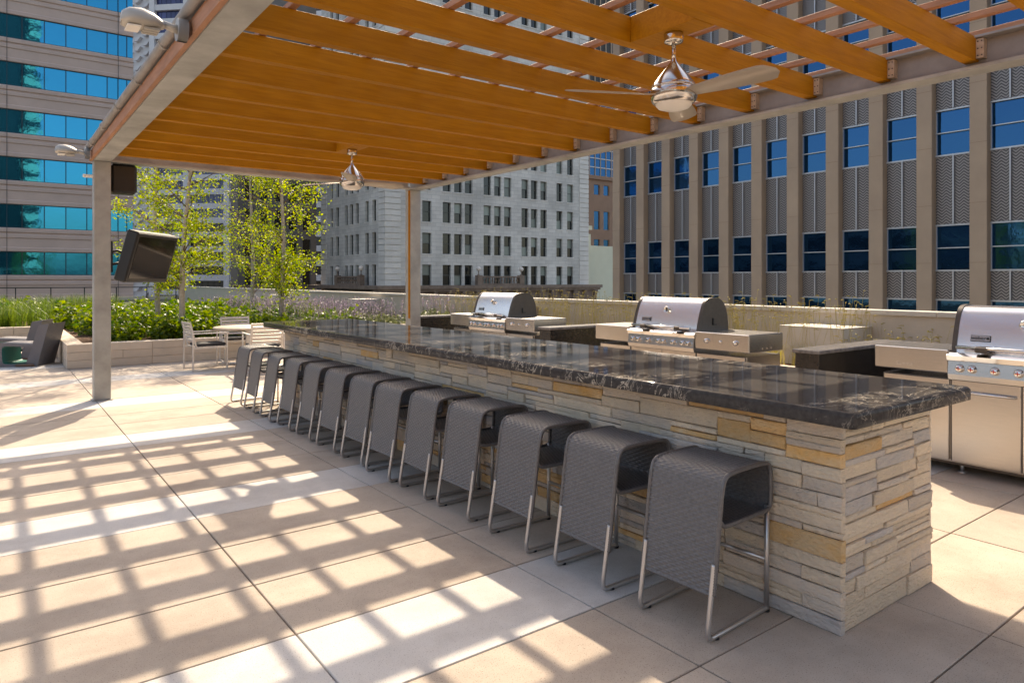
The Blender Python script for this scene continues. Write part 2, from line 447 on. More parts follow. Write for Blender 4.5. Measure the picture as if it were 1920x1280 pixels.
def add(name, me, parent=None, loc=None):
    o = bpy.data.objects.new(name, me)
    col.objects.link(o)
    if parent: o.parent = parent
    if loc: o.location = loc
    return o
def tag(o, label, cat, group=None, kind=None):
    o["label"] = label; o["category"] = cat
    if group: o["group"] = group
    if kind: o["kind"] = kind
    return o
def thing(name, label, cat, loc=(0, 0, 0), rz=0.0, group=None):
    o = bpy.data.objects.new(name, None); col.objects.link(o)
    o.empty_display_size = 0.2
    o.location = loc; o.rotation_euler = (0, 0, rz)
    return tag(o, label, cat, group)
def struct(o): o["kind"] = "structure"; return o
def copy_tree(o, parent=None):
    c = o.copy(); col.objects.link(c); c.parent = parent
    for ch in o.children: copy_tree(ch, c)
    return c
def wloc(o):
    v = o.location.copy()
    if o.parent: v += o.matrix_parent_inverse.translation + wloc(o.parent)
    return v
def W(o, t=None):  # keep world placement for children modelled in world coordinates
    o.matrix_parent_inverse = Matrix.Translation(-wloc(o.parent)); return o
def chaikin(p, it=2):
    for _ in range(it):
        q = [p[0]]
        for a, b in zip(p[:-1], p[1:]):
            q.append(tuple(x * .75 + y * .25 for x, y in zip(a, b))); q.append(tuple(x * .25 + y * .75 for x, y in zip(a, b)))
        q.append(p[-1]); p = q
    return p
def resample(p, step):
    out = [p[0]]; acc = 0.0
    for a, b in zip(p[:-1], p[1:]):
        a = Vector(a); b = Vector(b); d = (b - a).length
        if d < 1e-9: continue
        t = step - acc
        while t <= d:
            out.append(tuple(a + (b - a) * (t / d))); t += step
        acc = d - (t - step)
    out.append(p[-1])
    return out

Fv = (math.sin(YAW), math.cos(YAW)); Rv = (math.cos(YAW), -math.sin(YAW))
def depth_lat(x, y): return Fv[0] * x + Fv[1] * y, Rv[0] * x + Rv[1] * y
def in_view(x, y, z, margin=0.08):
    d, l = depth_lat(x, y)
    if d < 0.3: return False
    px = 960 + 1295 * l / d; py = 524 - 1295 * (z - 1.63) / d
    return -1920 * margin < px < 1920 * (1 + margin) and -1280 * margin < py < 1280 * (1 + margin)

# ------------------------------------------------------------------ ground and terrace
g = MB(); g.box(-1500, 1500, -1500, 1500, -26.2, -26.0)
struct(g.build("ground", 'street'))
g = MB(); g.box(-14, 9.4, -12, 47.0, -1.5, -0.03)
terrace = struct(g.build("terrace_floor", 'joint'))
g = MB(); g.box(-13.5, 9.2, -11.5, 46.8, -26.1, -1.502)
tag(g.build("podium_building", 'palewall'), "plain building under the rooftop terrace", "building")

PX, PY, X0, Y0 = 1.272, 0.6405, 1.118, 1.215
cells = []
for i in range(-9, 6):
    for j in range(-19, 28):
        x = X0 + PX * i; y = Y0 + PY * j
        if x > 7.6: continue
        if y > 14.9 and x > 0.9: continue
        if y > 19.6: continue
        cx, cy = x + PX / 2, y + PY / 2
        d, l = depth_lat(cx, cy)
        hid = (3.2 < cx < 4.0 and cy > 1.7 and cy < 9)
        vis = any(in_view(px, py, 0, 0.0) for px in (x, cx, x + PX) for py in (y, cy, y + PY)) and not hid
        cells.append((vis, -1.0 / (d * d) if vis else 0.0, x, y, (j - 2) % 4 == 0))
cells.sort(key=lambda c: c[1])
GAP = 0.004
def paver_mesh(mt):
    return MB().cbox(GAP, PX - GAP, GAP, PY - GAP, -0.045, 0.0, 0.003).mesh("paver", mt)
pm = {True: paver_mesh('paver_white'), False: paver_mesh('paver_tan')}
rest = {True: MB(), False: MB()}
n = 0
for vis, _, x, y, white in cells:
    if vis and n < 296:
        o = add("paver", pm[white], terrace, (x, y, random.uniform(-0.0012, 0.0012))); n += 1
    else:
        rest[white].cbox(x + GAP, x + PX - GAP, y + GAP, y + PY - GAP, -0.045, 0.0, 0.003)
for w, mt in ((True, 'paver_white'), (False, 'paver_tan')):
    o = rest[w].build("outer_pavers", mt, terrace); o["kind"] = "stuff"

# ------------------------------------------------------------------ pergola
pg = thing("pergola", "steel framed pergola with orange stained joists and slats over the bar", "pergola", (0, 0, 0))
ZB, ZT = 3.225, 3.455
YN, YF = -2.45, 10.95
def ibeam(x0, x1, y0, y1, z0, z1, along):
    m = MB(); t = 0.016
    m.box(x0, x1, y0, y1, z0, z0 + t * 1.6)
    o = m.build("side_beam" if along == 'y' else "end_beam", 'galv', pg)
    MB().box(x0, x1, y0, y1, z1 - t, z1).build("top_flange", 'galv_d', o)
    if along == 'y':
        c = (x0 + x1) / 2; MB().box(c - .008, c + .008, y0 + .001, y1 - .001, z0 + t * 1.6, z1 - t).build("web", 'galv_d', o)
    else:
        c = (y0 + y1) / 2; MB().box(x0 + .001, x1 - .001, c - .008, c + .008, z0 + t * 1.6, z1 - t).build("web", 'galv', o)
ibeam(1.09, 1.29, YN, YF, ZB, ZT - .003, 'y')
ibeam(5.87, 6.07, YN, YF, ZB - .02, ZT - .003, 'y')
for y0 in (10.75, YN):
    ibeam(1.292, 5.868, y0, y0 + .2, ZB + .002, ZT - .006, 'x')
for (x0, y0) in ((1.09, 10.75), (5.87, 10.75), (1.09, YN), (5.87, YN)):
    zt = (ZB if x0 < 3 else ZB - .02) - .002
    p = MB(); p.cbox(x0, x0 + .2, y0 + .004, y0 + .196, 0.012, zt, 0.006)
    po = p.build("post", 'galv', pg)
    MB().cbox(x0 - .02, x0 + .22, y0 - .02, y0 + .22, 0.0, 0.012, 0.003).build("base_plate", 'galv', po)
# orange reflection on the right post's inner side, built as a thin strip
MB().box(5.853, 5.868, 10.765, 10.815, 0.95, 3.19).build("reflection_strip", 'wood', pg)
MB().box(1.052, 1.088, YN, YF - .01, ZB + .012, ZB + .125).build("fascia_board", 'slat', pg)
JP = 0.6405
jm = MB().cbox(1.21, 5.955, 0, 0.09, 3.27, ZT - .004, 0.003).mesh("joist", 'wood')
clipm = MB(); clipm.box(5.895, 5.96, -.052, -.002, 3.285, 3.43); clip_me = clipm.mesh("joist_clip", 'clip')
bm_ = MB()
for zz in (3.305, 3.3575, 3.41):
    for yy in (-.04, -.014):
        bm_.cyl(.0055, -.003, .0, (5.895, yy, zz), 8, 'x')
bolt_me = bm_.mesh("bolts", 'bolt')
for k in range(-6, 14):
    y = 2.047 + JP * k
    add("joist", jm, pg, (0, y, 0))
    c = add("joist_clip", clip_me, pg, (0, y, 0))
    add("bolts", bolt_me, c)
for k in range(-4, 8):
    xc = 2.915 + 0.432 * k
    MB().cbox(xc - .028, xc + .028, YN, YF, ZT, ZT + .044, .003).build("slat", 'slat', pg)
# conduit along the left beam
cd = thing("conduit_pipe", "grey conduit pipe clipped along the left pergola beam", "pipe", (1.02, YN, 3.385))
MB().tube([(0, 0, 0), (0, YF - YN - .1, 0)], .034, 14).build("pipe", 'galv_d', cd)
for y in [1.2 + 1.15 * k for k in range(11)]:
    MB().tube([(.03, y, -.045), (-.01, y, -.045), (-.042, y, 0), (-.01, y, .045), (.03, y, .045)], .007, 6).build("clamp", 'galv', cd)

# blocking for the fans
FANS = [(3.63, 3.03, R(-50), "brushed nickel teardrop ceiling fan nearest the camera, over the near half of the bar"),
        (3.63, 8.18, R(40), "smaller looking brushed nickel ceiling fan farther away near the far pergola post")]
for (fx, fy, fa, lab) in FANS:
    k = math.floor((fy - 2.047) / JP)
    y0 = 2.047 + JP * k + .092; y1 = 2.047 + JP * (k + 1) - .002
    MB().cbox(fx - .10, fx + .10, y0, y1, 3.268, ZT - .006, .003).build("fan_blocking", 'wood', pg)
    f = thing("ceiling_fan", lab, "ceiling fan", (fx, fy, 3.268), group="pergola ceiling fans")
    MB().lathe([(0.0001, 0), (.062, 0), (.064, -.012), (.064, -.05), (.06, -.062), (.03, -.07), (.0001, -.07)]).build("canopy", 'nickel', f)
    MB().tube([(0, 0, -.06), (0, 0, -.20)], .014, 12).build("downrod", 'nickel', f)
    prof = [(.014, -.165), (.022, -.19), (.036, -.22), (.062, -.26), (.088, -.30), (.108, -.335), (.120, -.36), (.120, -.364), (.116, -.366), (.116, -.372),
            (.122, -.374), (.126, -.40), (.124, -.43), (.115, -.455), (.104, -.468), (.098, -.47)]
    MB().lathe([(r * 1.24 if z < -.2 else r, z) for r, z in prof], seg=40).build("motor_housing", 'nickel', f)
    MB().lathe([(.120, -.462), (.118, -.478), (.102, -.496), (.066, -.508), (.0001, -.513)], seg=40).build("light_lens", 'lens', f)
    cam_a = math.atan2(Rv[1], Rv[0])
    for q in range(3):
        a = cam_a + fa + q * 2 * math.pi / 3
        m = MB(); Lb = .74
        ny = 14
        top = []
        for i in range(ny + 1):
            t = i / ny
            r = .12 + (Lb - .12) * t
            w = .05 + .045 * math.sin(min(1, t * 1.25) * math.pi * .5)
            if t > .86: w *= math.sqrt(max(0.02, 1 - ((t - .86) / .145) ** 2))
            tilt = R(-13)
            for s in (-1, 1):
                lx, lw, lz = r, s * w, s * w * math.sin(tilt)
                m.v.append((lx, lw * math.cos(tilt), -.412 + lz + .003))
                m.v.append((lx, lw * math.cos(tilt), -.412 + lz - .003))
        for i in range(ny):
            b = i * 4
            m.face([b, b + 2, b + 6, b + 4], True); m.face([b + 1, b + 5, b + 7, b + 3], True)
            m.face([b, b + 4, b + 5, b + 1]); m.face([b + 2, b + 3, b + 7, b + 6])
        m.face([ny * 4, ny * 4 + 2, ny * 4 + 3, ny * 4 + 1]); m.face([0, 1, 3, 2])
        bl = m.build("blade", 'blade', f); bl.rotation_euler = (0, 0, a)

# floodlights on the left beam
def flood(loc, lab):
    f = thing("floodlight", lab, "floodlight", loc, group="floodlights on the left beam")
    MB().cyl(.075, -.03, .03, (0, 0, 0), 20, 'x').build("mount_plate", 'fixture', f)
    MB().tube([(-.02, 0, 0), (-.06, 0, .005), (-.12, 0, .02)], [.03, .026, .022], 12).build("knuckle", 'fixture', f)
    # head : rounded housing, pointing away from the beam
    m = MB(); nseg = 16
    secs = [(-.10, .028, .025), (-.13, .055, .04), (-.18, .085, .06), (-.26, .10, .075), (-.34, .092, .07), (-.385, .06, .05), (-.395, .02, .02)]
    for (x, ry, rz) in secs:
        for k in range(nseg):
            a = 2 * math.pi * k / nseg
            zz = math.sin(a); zz = zz if zz > 0 else zz * .35
            m.v.append((x, ry * math.cos(a), rz * zz))
    for i in range(len(secs) - 1):
        for k in range(nseg):
            k2 = (k + 1) % nseg
            m.face([i * nseg + k, i * nseg + k2, (i + 1) * nseg + k2, (i + 1) * nseg + k], True)
    m.face(list(range(nseg))); m.face([(len(secs) - 1) * nseg + k for k in range(nseg)][::-1])
    h = m.build("head", 'fixture', f)
    h.rotation_euler = (0, R(-2), 0); h.scale = (.85, 1.15, 1.25); h.location = (-.02, 0, 0)
    MB().box(-.36, -.27, -.06, .06, -.032, -.025).build("lens", 'lens', h)
    for s in (-.04, 0.0, .04):
        MB().cbox(-.25, -.14, s - .012, s + .012, -.037, -.022, .003).build("rib", 'fixture', h)
    return f
flood((1.0, 4.95, 3.27), "big grey floodlight jutting from the left pergola beam, nearest the camera")
flood((1.0, 10.62, 3.29), "small looking grey floodlight at the far left corner of the pergola, above the post")

# speaker and television on the left post
sp = thing("speaker", "black box speaker hung under the pergola beam beside the left post", "speaker", (1.42, 10.98, 3.02))
MB().cbox(-.12, .20, -.13, .13, -.2, .2, .03).build("cabinet", 'black', sp)
MB().cbox(-.09, .17, -.136, -.131, -.17, .17, .002).build("grille", 'black', sp)
MB().box(.0, .06, -.04, .04, .2, .215).build("bracket", 'iron', sp)
tv = thing("television", "black outdoor television tilted on an arm beside the left steel post", "television", (1.62, 10.78, 1.93))
import math as _m
tw = R(90)
wx, wy = Rv[0] * math.cos(tw) + Fv[0] * math.sin(tw), Rv[1] * math.cos(tw) + Fv[1] * math.sin(tw)
tv.rotation_euler = (0, 0, math.atan2(wy, wx))
tilt = bpy.data.objects.new("cabinet", MB().cbox(-.16, .98, .0, .17, -.36, .36, .02).mesh("cabinet", 'black'))
col.objects.link(tilt); tilt.parent = tv; tilt.rotation_euler = (R(16), 0, 0)
s = MB().box(-.10, .92, -.004, -.001, -.30, .30).build("screen", 'screen', tilt)
arm = MB()
arm.tube([(-.2, .28, .06), (-.1, .24, .1), (.05, .16, .05)], .018, 8); arm.tube([(-.2, .28, -.1), (-.02, .2, -.06)], .018, 8)
arm.box(-.22, -.19, .24, .32, -.2, .22)
arm.build("wall_arm", 'iron', tv)
sn = thing("post_sensor", "tiny white sensor on the left side of the left steel post", "sensor", (1.09, 10.84, 3.02))
MB().cbox(-.12, -.002, -.025, .025, -.02, .02, .006).build("housing", 'lens', sn)
MB().cbox(-.002, .0, -.03, .03, -.03, .03, .0005).build("mount", 'fixture', sn)

# ------------------------------------------------------------------ bar
bar = thing("stone_bar", "long bar faced in stacked ledge stone with a polished black granite top", "bar", (3.58, 5.3, 0))
BX0, BX1, BY0, BY1, BH = 3.105, 4.06, 1.625, 9.12, 0.995
W(MB().box(BX0 + .012, BX1 - .012, BY0 + .012, BY1 - .012, 0, BH).build("core", 'mortar', bar))
# counter with rounded edge
m = MB()
cx0, cx1, cy0, cy1 = 2.875, 4.116, 1.442, 9.33
zt, zb, r = 1.07, 1.0, 0.024
rings = []
prof = [(-.004, zb), (0.0, zb + .004)] + [(r * 0 + 0.0, zb + .02)] + [(r * (1 - math.cos(a)), zt - r + r * math.sin(a)) for a in [R(d) for d in (0, 15, 30, 45, 60, 75, 90)]]
prof[0] = (.004, zb)
for (ins, z) in prof:
    ring = []
    rc = .03
    for (sx, sy, a0) in ((cx0, cy0, 180), (cx1, cy0, 270), (cx1, cy1, 0), (cx0, cy1, 90)):
        ccx = sx + (rc if sx == cx0 else -rc); ccy = sy + (rc if sy == cy0 else -rc)
        for d in (0, 30, 60, 90):
            a = R(a0 + d); ring.append(len(m.v)); m.v.append((ccx + (rc - ins) * math.cos(a), ccy + (rc - ins) * math.sin(a), z))
    rings.append(ring)
nn = len(rings[0])
for a, b in zip(rings[:-1], rings[1:]):
    for i in range(nn):
        j = (i + 1) % nn; m.face([a[i], a[j], b[j], b[i]], True)
m.face(rings[-1]); m.face(rings[0][::-1])
W(m.build("countertop", 'counter', bar))

def layout(u0, u1, z0, z1, rng):
    """uncoursed ledge stone: always fill the lowest gap of the skyline with a stone of random size"""
    out = []
    du = .04; nu = int(round((u1 - u0) / du)); du = (u1 - u0) / nu
    nz = 30; dz = (z1 - z0) / nz
    sky_ = [0] * nu
    while min(sky_) < nz:
        h0 = min(sky_); i = sky_.index(h0)
        e = i
        while e < nu and sky_[e] == h0: e += 1
        run = e - i
        w = min(run, rng.choice([3, 5, 7, 8, 10, 12, 14, 16]))
        if run - w < 3: w = run if run <= 17 else run // 2
        h = rng.choice([1, 1, 2, 2, 2, 3])
        if w < 3: h = min(h, 2)
        lim = []
        if i > 0 and sky_[i - 1] > h0: lim.append(sky_[i - 1] - h0)
        if e < nu and w == run and sky_[e] > h0: lim.append(sky_[e] - h0)
        if lim and (rng.random() < .45 or w < 4): h = min(lim[0], 3)
        h = min(h, nz - h0)
        if nz - h0 - h == 1: h = min(h + 1, nz - h0)
        for k in range(i, i + w): sky_[k] = h0 + h
        out.append((u0 + i * du, u0 + (i + w) * du, z0 + h0 * dz, z0 + (h0 + h) * dz))
    return out
def stone_mesh(u0, u1, z0, z1, proud, face, rng):
    g = .0018; ch = .0045
    j = lambda a: rng.uniform(-a, a)
    back, front = 0.03, -proud
    P = [(u0 + g, z0 + g), (u1 - g, z0 + g), (u1 - g, z1 - g), (u0 + g, z1 - g)]
    P = [(a + j(.003), b + j(.0022)) for a, b in P]
    cu, cz = (u0 + u1) / 2, (z0 + z1) / 2
    ins = [(a + (ch if a < cu else -ch), b + (ch if b < cz else -ch)) for a, b in P]
    m = MB()
    def V(u, z, d): return (BX0 + d, u, z) if face == 'x' else (u, BY0 + d, z)
    for a, b in P: m.v.append(V(a, b, back))
    for a, b in P: m.v.append(V(a, b, front + .005 + j(.003)))
    for a, b in ins: m.v.append(V(a, b, front + j(.003)))
    m.v.append(V(cu + j(.02), cz, front - rng.uniform(0, .004)))
    for i in range(4):
        k = (i + 1) % 4
        fs = [[i, k, 4 + k, 4 + i], [4 + i, 4 + k, 8 + k, 8 + i], [8 + i, 8 + k, 12]]
        for f in fs: m.face(f if face == 'y' else f[::-1])
    return m
rng = random.Random(11)
L1 = [('x', s) for s in layout(BY0 - .012, BY1, 0.0, BH, rng)]
L2 = [('y', s) for s in layout(BX0 + .022, BX1, 0.0, BH, rng)]
def vis_area(fs):
    f, (u0, u1, z0, z1) = fs
    if f == 'x': d, _ = depth_lat(BX0, (u0 + u1) / 2)
    else: d, _ = depth_lat((u0 + u1) / 2, BY0)
    return -(u1 - u0) * (z1 - z0) / d / d
allst = sorted(L1 + L2, key=vis_area)
merged = {}
for n, (f, (u0, u1, z0, z1)) in enumerate(allst):
    p = rng.random()
    if f == 'y': kind = 'stone_gold' if p < .14 else ('stone_buff' if p < .70 else ('stone_grey' if p < .94 else 'stone_blue'))  # end face mixes in more warm pale stones to imitate bounced light
    else: kind = 'stone_gold' if p < .09 else ('stone_buff' if p < .48 else ('stone_grey' if p < .86 else 'stone_blue'))
    sm = stone_mesh(u0, u1, z0, z1, rng.uniform(-.004, .013), f, rng)
    if n < 298:
        W(sm.build("stone", kind, bar))
    else:
        mb = merged.setdefault(kind, MB()); b = len(mb.v)
        mb.v += sm.v
        for fc in sm.f: mb.face([b + i for i in fc])
for kname, mb in merged.items():
    o = W(mb.build("small_stones", kname, bar)); o["kind"] = "stuff"
# plain stone on the two hidden sides
W(MB().box(BX1 - .012, BX1 + .004, BY0, BY1, 0, BH).build("back_face", 'stone_grey', bar))
W(MB().box(BX0, BX1, BY1 - .012, BY1 + .004, 0, BH - .002).build("far_face", 'stone_grey', bar))

# ------------------------------------------------------------------ woven bar stools
prof = [(-.222, .205), (-.20, .35), (-.172, .56), (-.158, .66), (-.135, .728), (-.05, .737), (.10, .738), (.20, .737), (.246, .715), (.248, .62),
        (.248, .535), (.236, .503), (.16, .500), (.0, .499), (-.10, .498), (-.150, .502), (-.172, .53)]
pr = chaikin(prof, 3)
pr = resample(pr, .0031)
SW = 0.205
m = MB()
nv = len(pr); nu = 78
RP, UP = 0.0120, 0.0245
for i, (x, z) in enumerate(pr):
    a = Vector(pr[max(0, i - 1)]); b = Vector(pr[min(nv - 1, i + 1)])
    t = (b - a).normalized(); nrm = Vector((-t.y, t.x))
    s = i * .0031
    row = math.floor(s / RP); fv = s / RP - row
    for k in range(nu + 1):
        u = -SW + 2 * SW * k / nu
        hgt = .0075 * math.sin(math.pi * fv) ** .6 * (0.25 + .75 * (.5 + .5 * math.cos(math.pi * (u / UP + row))))
        m.v.append((x + nrm.x * hgt, u, z + nrm.y * hgt))
for i in range(nv - 1):
    for k in range(nu):
        a = i * (nu + 1) + k
        m.face([a, a + 1, a + nu + 2, a + nu + 1], True)
shell_me = m.mesh("woven_seat", 'weave')
bt = MB()
pe = resample(chaikin(prof, 3), .006)
for s in (-1, 1):
    pts = [(x, s * (SW + .001), z) for x, z in pe]
    bt.tube(pts, [.0105 + (.0016 if i % 2 else 0) for i in range(len(pts))], 8)
pts = [(-.222, -SW + 2 * SW * k / 60, .205) for k in range(61)]
bt.tube(pts, [.008 + (.001 if i % 2 else 0) for i in range(61)], 6)
bind_me = bt.mesh("edge_binding", 'weave')
def frame_side(s):
    y = s * (SW - .008)
    p = [(-.205, y, .34), (-.228, y, .2), (-.245, y, .10), (-.254, y, .05), (-.245, y, .014), (-.20, y, .014), (0, y, .016), (.18, y, .018), (.226, y, .018), (.228, y, .018)]
    p = [tuple(q) for q in chaikin(p, 2)]
    mm = MB(); mm.tube(p, .0125, 10); mm.tube([(.228, y, .012), (.230, y, .25), (.232, y, .52)], .0125, 10)
    return mm.mesh("sled_leg", 'alu')
leg_me = [frame_side(-1), frame_side(1)]
rung_me = MB().tube([(.229, -SW + .01, .255), (.229, SW - .01, .255)], .0105, 10).mesh("footrest_bar", 'alu')
pad_me = MB().cyl(.015, 0.0, .012, (0, 0, 0), 10).mesh("foot_pad", 'rubber')
ords = ["first", "second", "third", "fourth", "fifth", "sixth", "seventh", "eighth", "ninth", "tenth", "eleventh", "twelfth", "thirteenth"]
stool_y = [1.947, 2.58, 3.214, 3.875, 4.45, 5.02, 5.584, 6.175, 6.75, 7.336, 7.926, 8.58, 9.2]
for i, y in enumerate(stool_y):
    if i == 0: lab = "grey woven bar stool closest to the camera, beside the bar's stone corner"
    elif i == 12: lab = "grey woven bar stool at the far end of the row, nearest the patio chairs"
    else: lab = "grey woven bar stool, %s in the row counted from the bar's near end" % ords[i]
    st = thing("bar_stool", lab, "bar stool", (2.80 + random.uniform(-.015, .012), y + SW, 0), R(random.uniform(-2.6, 2.6)), "bar stools along the stone bar")
    add("woven_seat", shell_me, st); add("edge_binding", bind_me, st)
    add("sled_leg", leg_me[0], st); add("sled_leg", leg_me[1], st); add("footrest_bar", rung_me, st)
    for px in (-.19, .228):
        for s in (-1, 1): add("foot_pad", pad_me, st, (px, s * (SW - .008), 0))

# ------------------------------------------------------------------ grills
def text_mesh(txt, size, ext, mt, bold=0.0):
    c = bpy.data.curves.new("lettering", 'FONT'); c.body = txt; c.size = size; c.extrude = ext; c.offset = bold
    c.align_x = 'CENTER'; c.align_y = 'CENTER'
    o = bpy.data.objects.new("lettering_tmp", c); col.objects.link(o)
    dg = bpy.context.evaluated_depsgraph_get(); dg.update()
    me = bpy.data.meshes.new_from_object(o.evaluated_get(dg))
    bpy.data.objects.remove(o); me.materials.clear(); me.materials.append(M[mt]); me.name = "lettering"
    return me
# text lies in XY facing +Z: turn it so it faces -X with reading direction -Y
TXT = Matrix(((0, 0, -1, 0), (-1, 0, 0, 0), (0, 1, 0, 0), (0, 0, 0, 1)))
def grill(y0, lab, near):
    # local frame: x = depth (0 at front), y from 0 (right end, camera side) to 2.33 (left end)
    G = thing("gas_grill", lab, "grill", (6.42, y0, 0), group="stainless gas grills behind the bar")
    A, B, Cc = 0.71, 1.72, 2.33      # right shelf | body | left shelf
    MB().cbox(.03, .66, .0 + .06, Cc - .06, .10, .80, .004).build("cabinet", 'steel', G)
    MB().box(.06, .64, .08, Cc - .08, .075, .10).build("base_rail", 'cast', G)
    for (a, b) in ((A + .01, (A + B) / 2 - .004), ((A + B) / 2 + .004, B - .01), (.07, A - .01), (B + .01, Cc - .07)):
        d = MB().cbox(.004, .028, a, b, .115, .795, .005).build("door", 'steel', G)
        if b - a > .45:
            MB().tube([(-.012, a + .03, .70), (-.02, (a + b) / 2, .70), (-.012, b - .03, .70)], .012, 8).build("handle", 'chrome', d)
        MB().box(.012, .03, b + .0005, b + .0075, .115, .795).build("gap", 'cast', G)
    # control panel
    MB().prism([(-.03, .80), (-.045, .845), (-.03, .955), (.02, .985), (.62, .985), (.62, .80)], A, B, 'y').build("control_panel", 'steel', G)
    MB().prism([(-.034, .958), (-.05, 1.0), (-.01, 1.02), (.05, 1.02), (.05, .99), (-.01, .985)], A - .01, B + .01, 'y').build("panel_trim", 'chrome', G)
    ky = [B - .09, B - .18, B - .34, B - .50, B - .575, B - .72, B - .86, B - .94]
    for y in ky:
        k = MB().lathe([(.034, 0), (.034, -.008), (.028, -.012), (.026, -.034), (.022, -.038), (.0001, -.038)], (-.037, y, .898), 18, 'x').build("knob", 'chrome', G)
        cr = MB(); cr.box(-.0775, -.0755, y - .017, y + .017, .895, .901); cr.box(-.0776, -.0754, y - .003, y + .003, .882, .914)
        cr.build("cross_mark", 'red' if near else 'black', k)
    # side shelves
    for (a, b) in ((.0, A - .004), (B + .004, Cc)):
        MB().cbox(-.02, .62, a, b, .845, 1.04, .008).build("side_shelf", 'steel', G)
    for y in (.16, .36, .54):
        MB().lathe([(.030, 0), (.030, -.006), (.024, -.01), (.022, -.03), (.0001, -.032)] if y != .36 else [(.016, 0), (.016, -.012), (.0001, -.013)], (-.02, y, .945), 16, 'x').build("knob", 'chrome', G)
    for x in (.22, .30, .38):
        MB().cyl(.011, -.006, .0, (x, 0.0, .885), 10, 'y').build("tool_hook", 'chrome', G)
    # lid: rounded shell with cast end caps
    def lidp(o):
        return chaikin([(.05 - o, 1.015), (.075 - o, 1.13), (.12 - o * .8, 1.27), (.165 - o * .5, 1.36 + o), (.22, 1.402 + o), (.34, 1.412 + o), (.44, 1.40 + o), (.53 + o * .5, 1.34 + o), (.585 + o, 1.2), (.60 + o, 1.015)], 2)
    MB().prism(lidp(0), A + .03, B - .03, 'y', True).build("lid", 'steel_lid', G)
    for (a, b) in ((A - .005, A + .03), (B - .03, B + .005)):
        MB().prism(lidp(.008), a, b, 'y', False).build("end_cap", 'cast', G)
    MB().box(.3, .318, A - .016, A - .006, 1.10, 1.18).build("side_hook", 'black', G)
    MB().box(.3, .37, A - .016, A - .006, 1.10, 1.112).build("side_hook", 'black', G)
    h = MB().tube([(-.03, A + .06, 1.07), (-.03, B - .06, 1.07)], .016, 12).build("lid_handle", 'chrome', G)
    for y in (A + .24, B - .24):
        MB().cbox(-.05, .055, y - .045, y + .045, 1.035, 1.085, .01).build("handle_mount", 'cast', h)
    # thermometer
    yc = (A + B) / 2
    th = MB().lathe([(.042, .0), (.042, -.012), (.035, -.016), (.034, -.012), (.0001, -.012)], (.098, yc, 1.265), 24, 'x').build("thermometer", 'chrome', G)
    th2 = MB().box(.0832, .0845, yc - .004, yc + .004, 1.25, 1.285).build("needle", 'black', th)
    # badge
    yb = B - .20
    slope = math.atan2(.045, .14)
    bd = MB().cbox(-.006, .0, -.072, .072, -.026, .026, .002).build("badge", 'black', G, (.078, yb, 1.145)); bd.rotation_euler = (0, slope, 0)
    MB().cbox(-.0072, -.005, -.068, .068, -.0225, .0225, .0005).build("badge_face", 'steel', bd)
    tm = text_mesh("weber", .042, .0006, 'black', .0006); tm.transform(Matrix.Translation((-.0082, .014, .001)) @ TXT); add("badge_lettering", tm, bd)
    kt = MB(); kt.lathe([(.0001, .012), (.008, .009), (.011, .002), (.011, -.002), (.008, -.008), (.0001, -.010)], (-.0075, -.053, 0), 10); kt.build("kettle_mark", 'black', bd)
    if near:
        tm = text_mesh("Summit", .045, .0015, 'chrome', .0004); tm.transform(Matrix.Translation((-.0225, Cc - .26, .893)) @ TXT); add("shelf_lettering", tm, G)
    for y in (.16, A + .05, B - .05, Cc - .16):
        for x in (.12, .55):
            MB().lathe([(.014, .08), (.014, .02), (.035, .015), (.035, 0), (.0001, 0)], (x, y, 0), 12).build("foot", 'alu', G)
    return G
grill(4.33, "stainless gas grill in the middle of the three, glinting in the sun", False)
grill(0.70, "stainless gas grill at the right edge of the picture with red marked knobs", True)
grill(7.96, "stainless gas grill farthest from the camera, near the lavender and the far post", False)

# dark counters that divide the grills
def divider(y0, lab, ell):
    D = thing("grill_divider", lab, "counter", (6.15, y0, 0), group="dark counters between the grills")
    MB().cbox(.02, 1.75, .01, .25, 0, .93, .004).build("body", 'granite_dark', D)
    MB().cbox(.0, 1.78, -.01, .27, .93, .965, .006).build("cap", 'counter_cap', D)
    if ell:
        MB().cbox(1.42, 1.748, -.62, .008, 0, .93, .004).build("return_body", 'granite_dark', D)
        MB().cbox(1.40, 1.78, -.64, -.011, .931, .965, .006).build("return_cap", 'counter_cap', D)
divider(3.42, "dark stone counter between the middle grill and the right grill", True)
divider(7.30, "dark stone counter between the middle grill and the far grill", False)
divider(11.0, "dark stone counter behind the far steel post, left of the far grill", False)

# ------------------------------------------------------------------ parapet, planting beds, railing
pw = thing("parapet_wall", "long beige concrete parapet with pale coping behind the grills", "wall", (9.25, 20, 0))
W(MB().box(9.2, 9.4, -6, 46.6, -.02, 1.17).build("wall", 'concrete', pw))
for k in range(22):
    y = -6 + 2.4 * k
    W(MB().cbox(9.17, 9.43, y + .004, min(y + 2.396, 46.6), 1.17, 1.235, .006).build("coping", 'coping', pw))
def cbox_thing(x0, x1, y0, y1, z0, z1, lab):
    o = thing("concrete_pier", lab, "pier", ((x0 + x1) / 2, (y0 + y1) / 2, 0), group="low concrete piers against the parapet")
    W(MB().cbox(x0, x1, y0, y1, z0, z1 - .012, .004).build("body", 'coping', o))
    W(MB().cbox(x0 - .004, x1, y0 - .004, y1 + .004, z1 - .012, z1, .003).build("cap", 'coping', o))
cbox_thing(8.45, 9.19, 4.38, 5.25, .3, 1.02, "beige concrete pier with flat cap between the middle and right grills")
cbox_thing(8.45, 9.19, 11.3, 12.0, .3, 1.06, "beige concrete pier half hidden behind the far grill")
cbox_thing(8.45, 9.19, 18.6, 19.3, .3, 1.06, "beige concrete pier standing among the lavender")
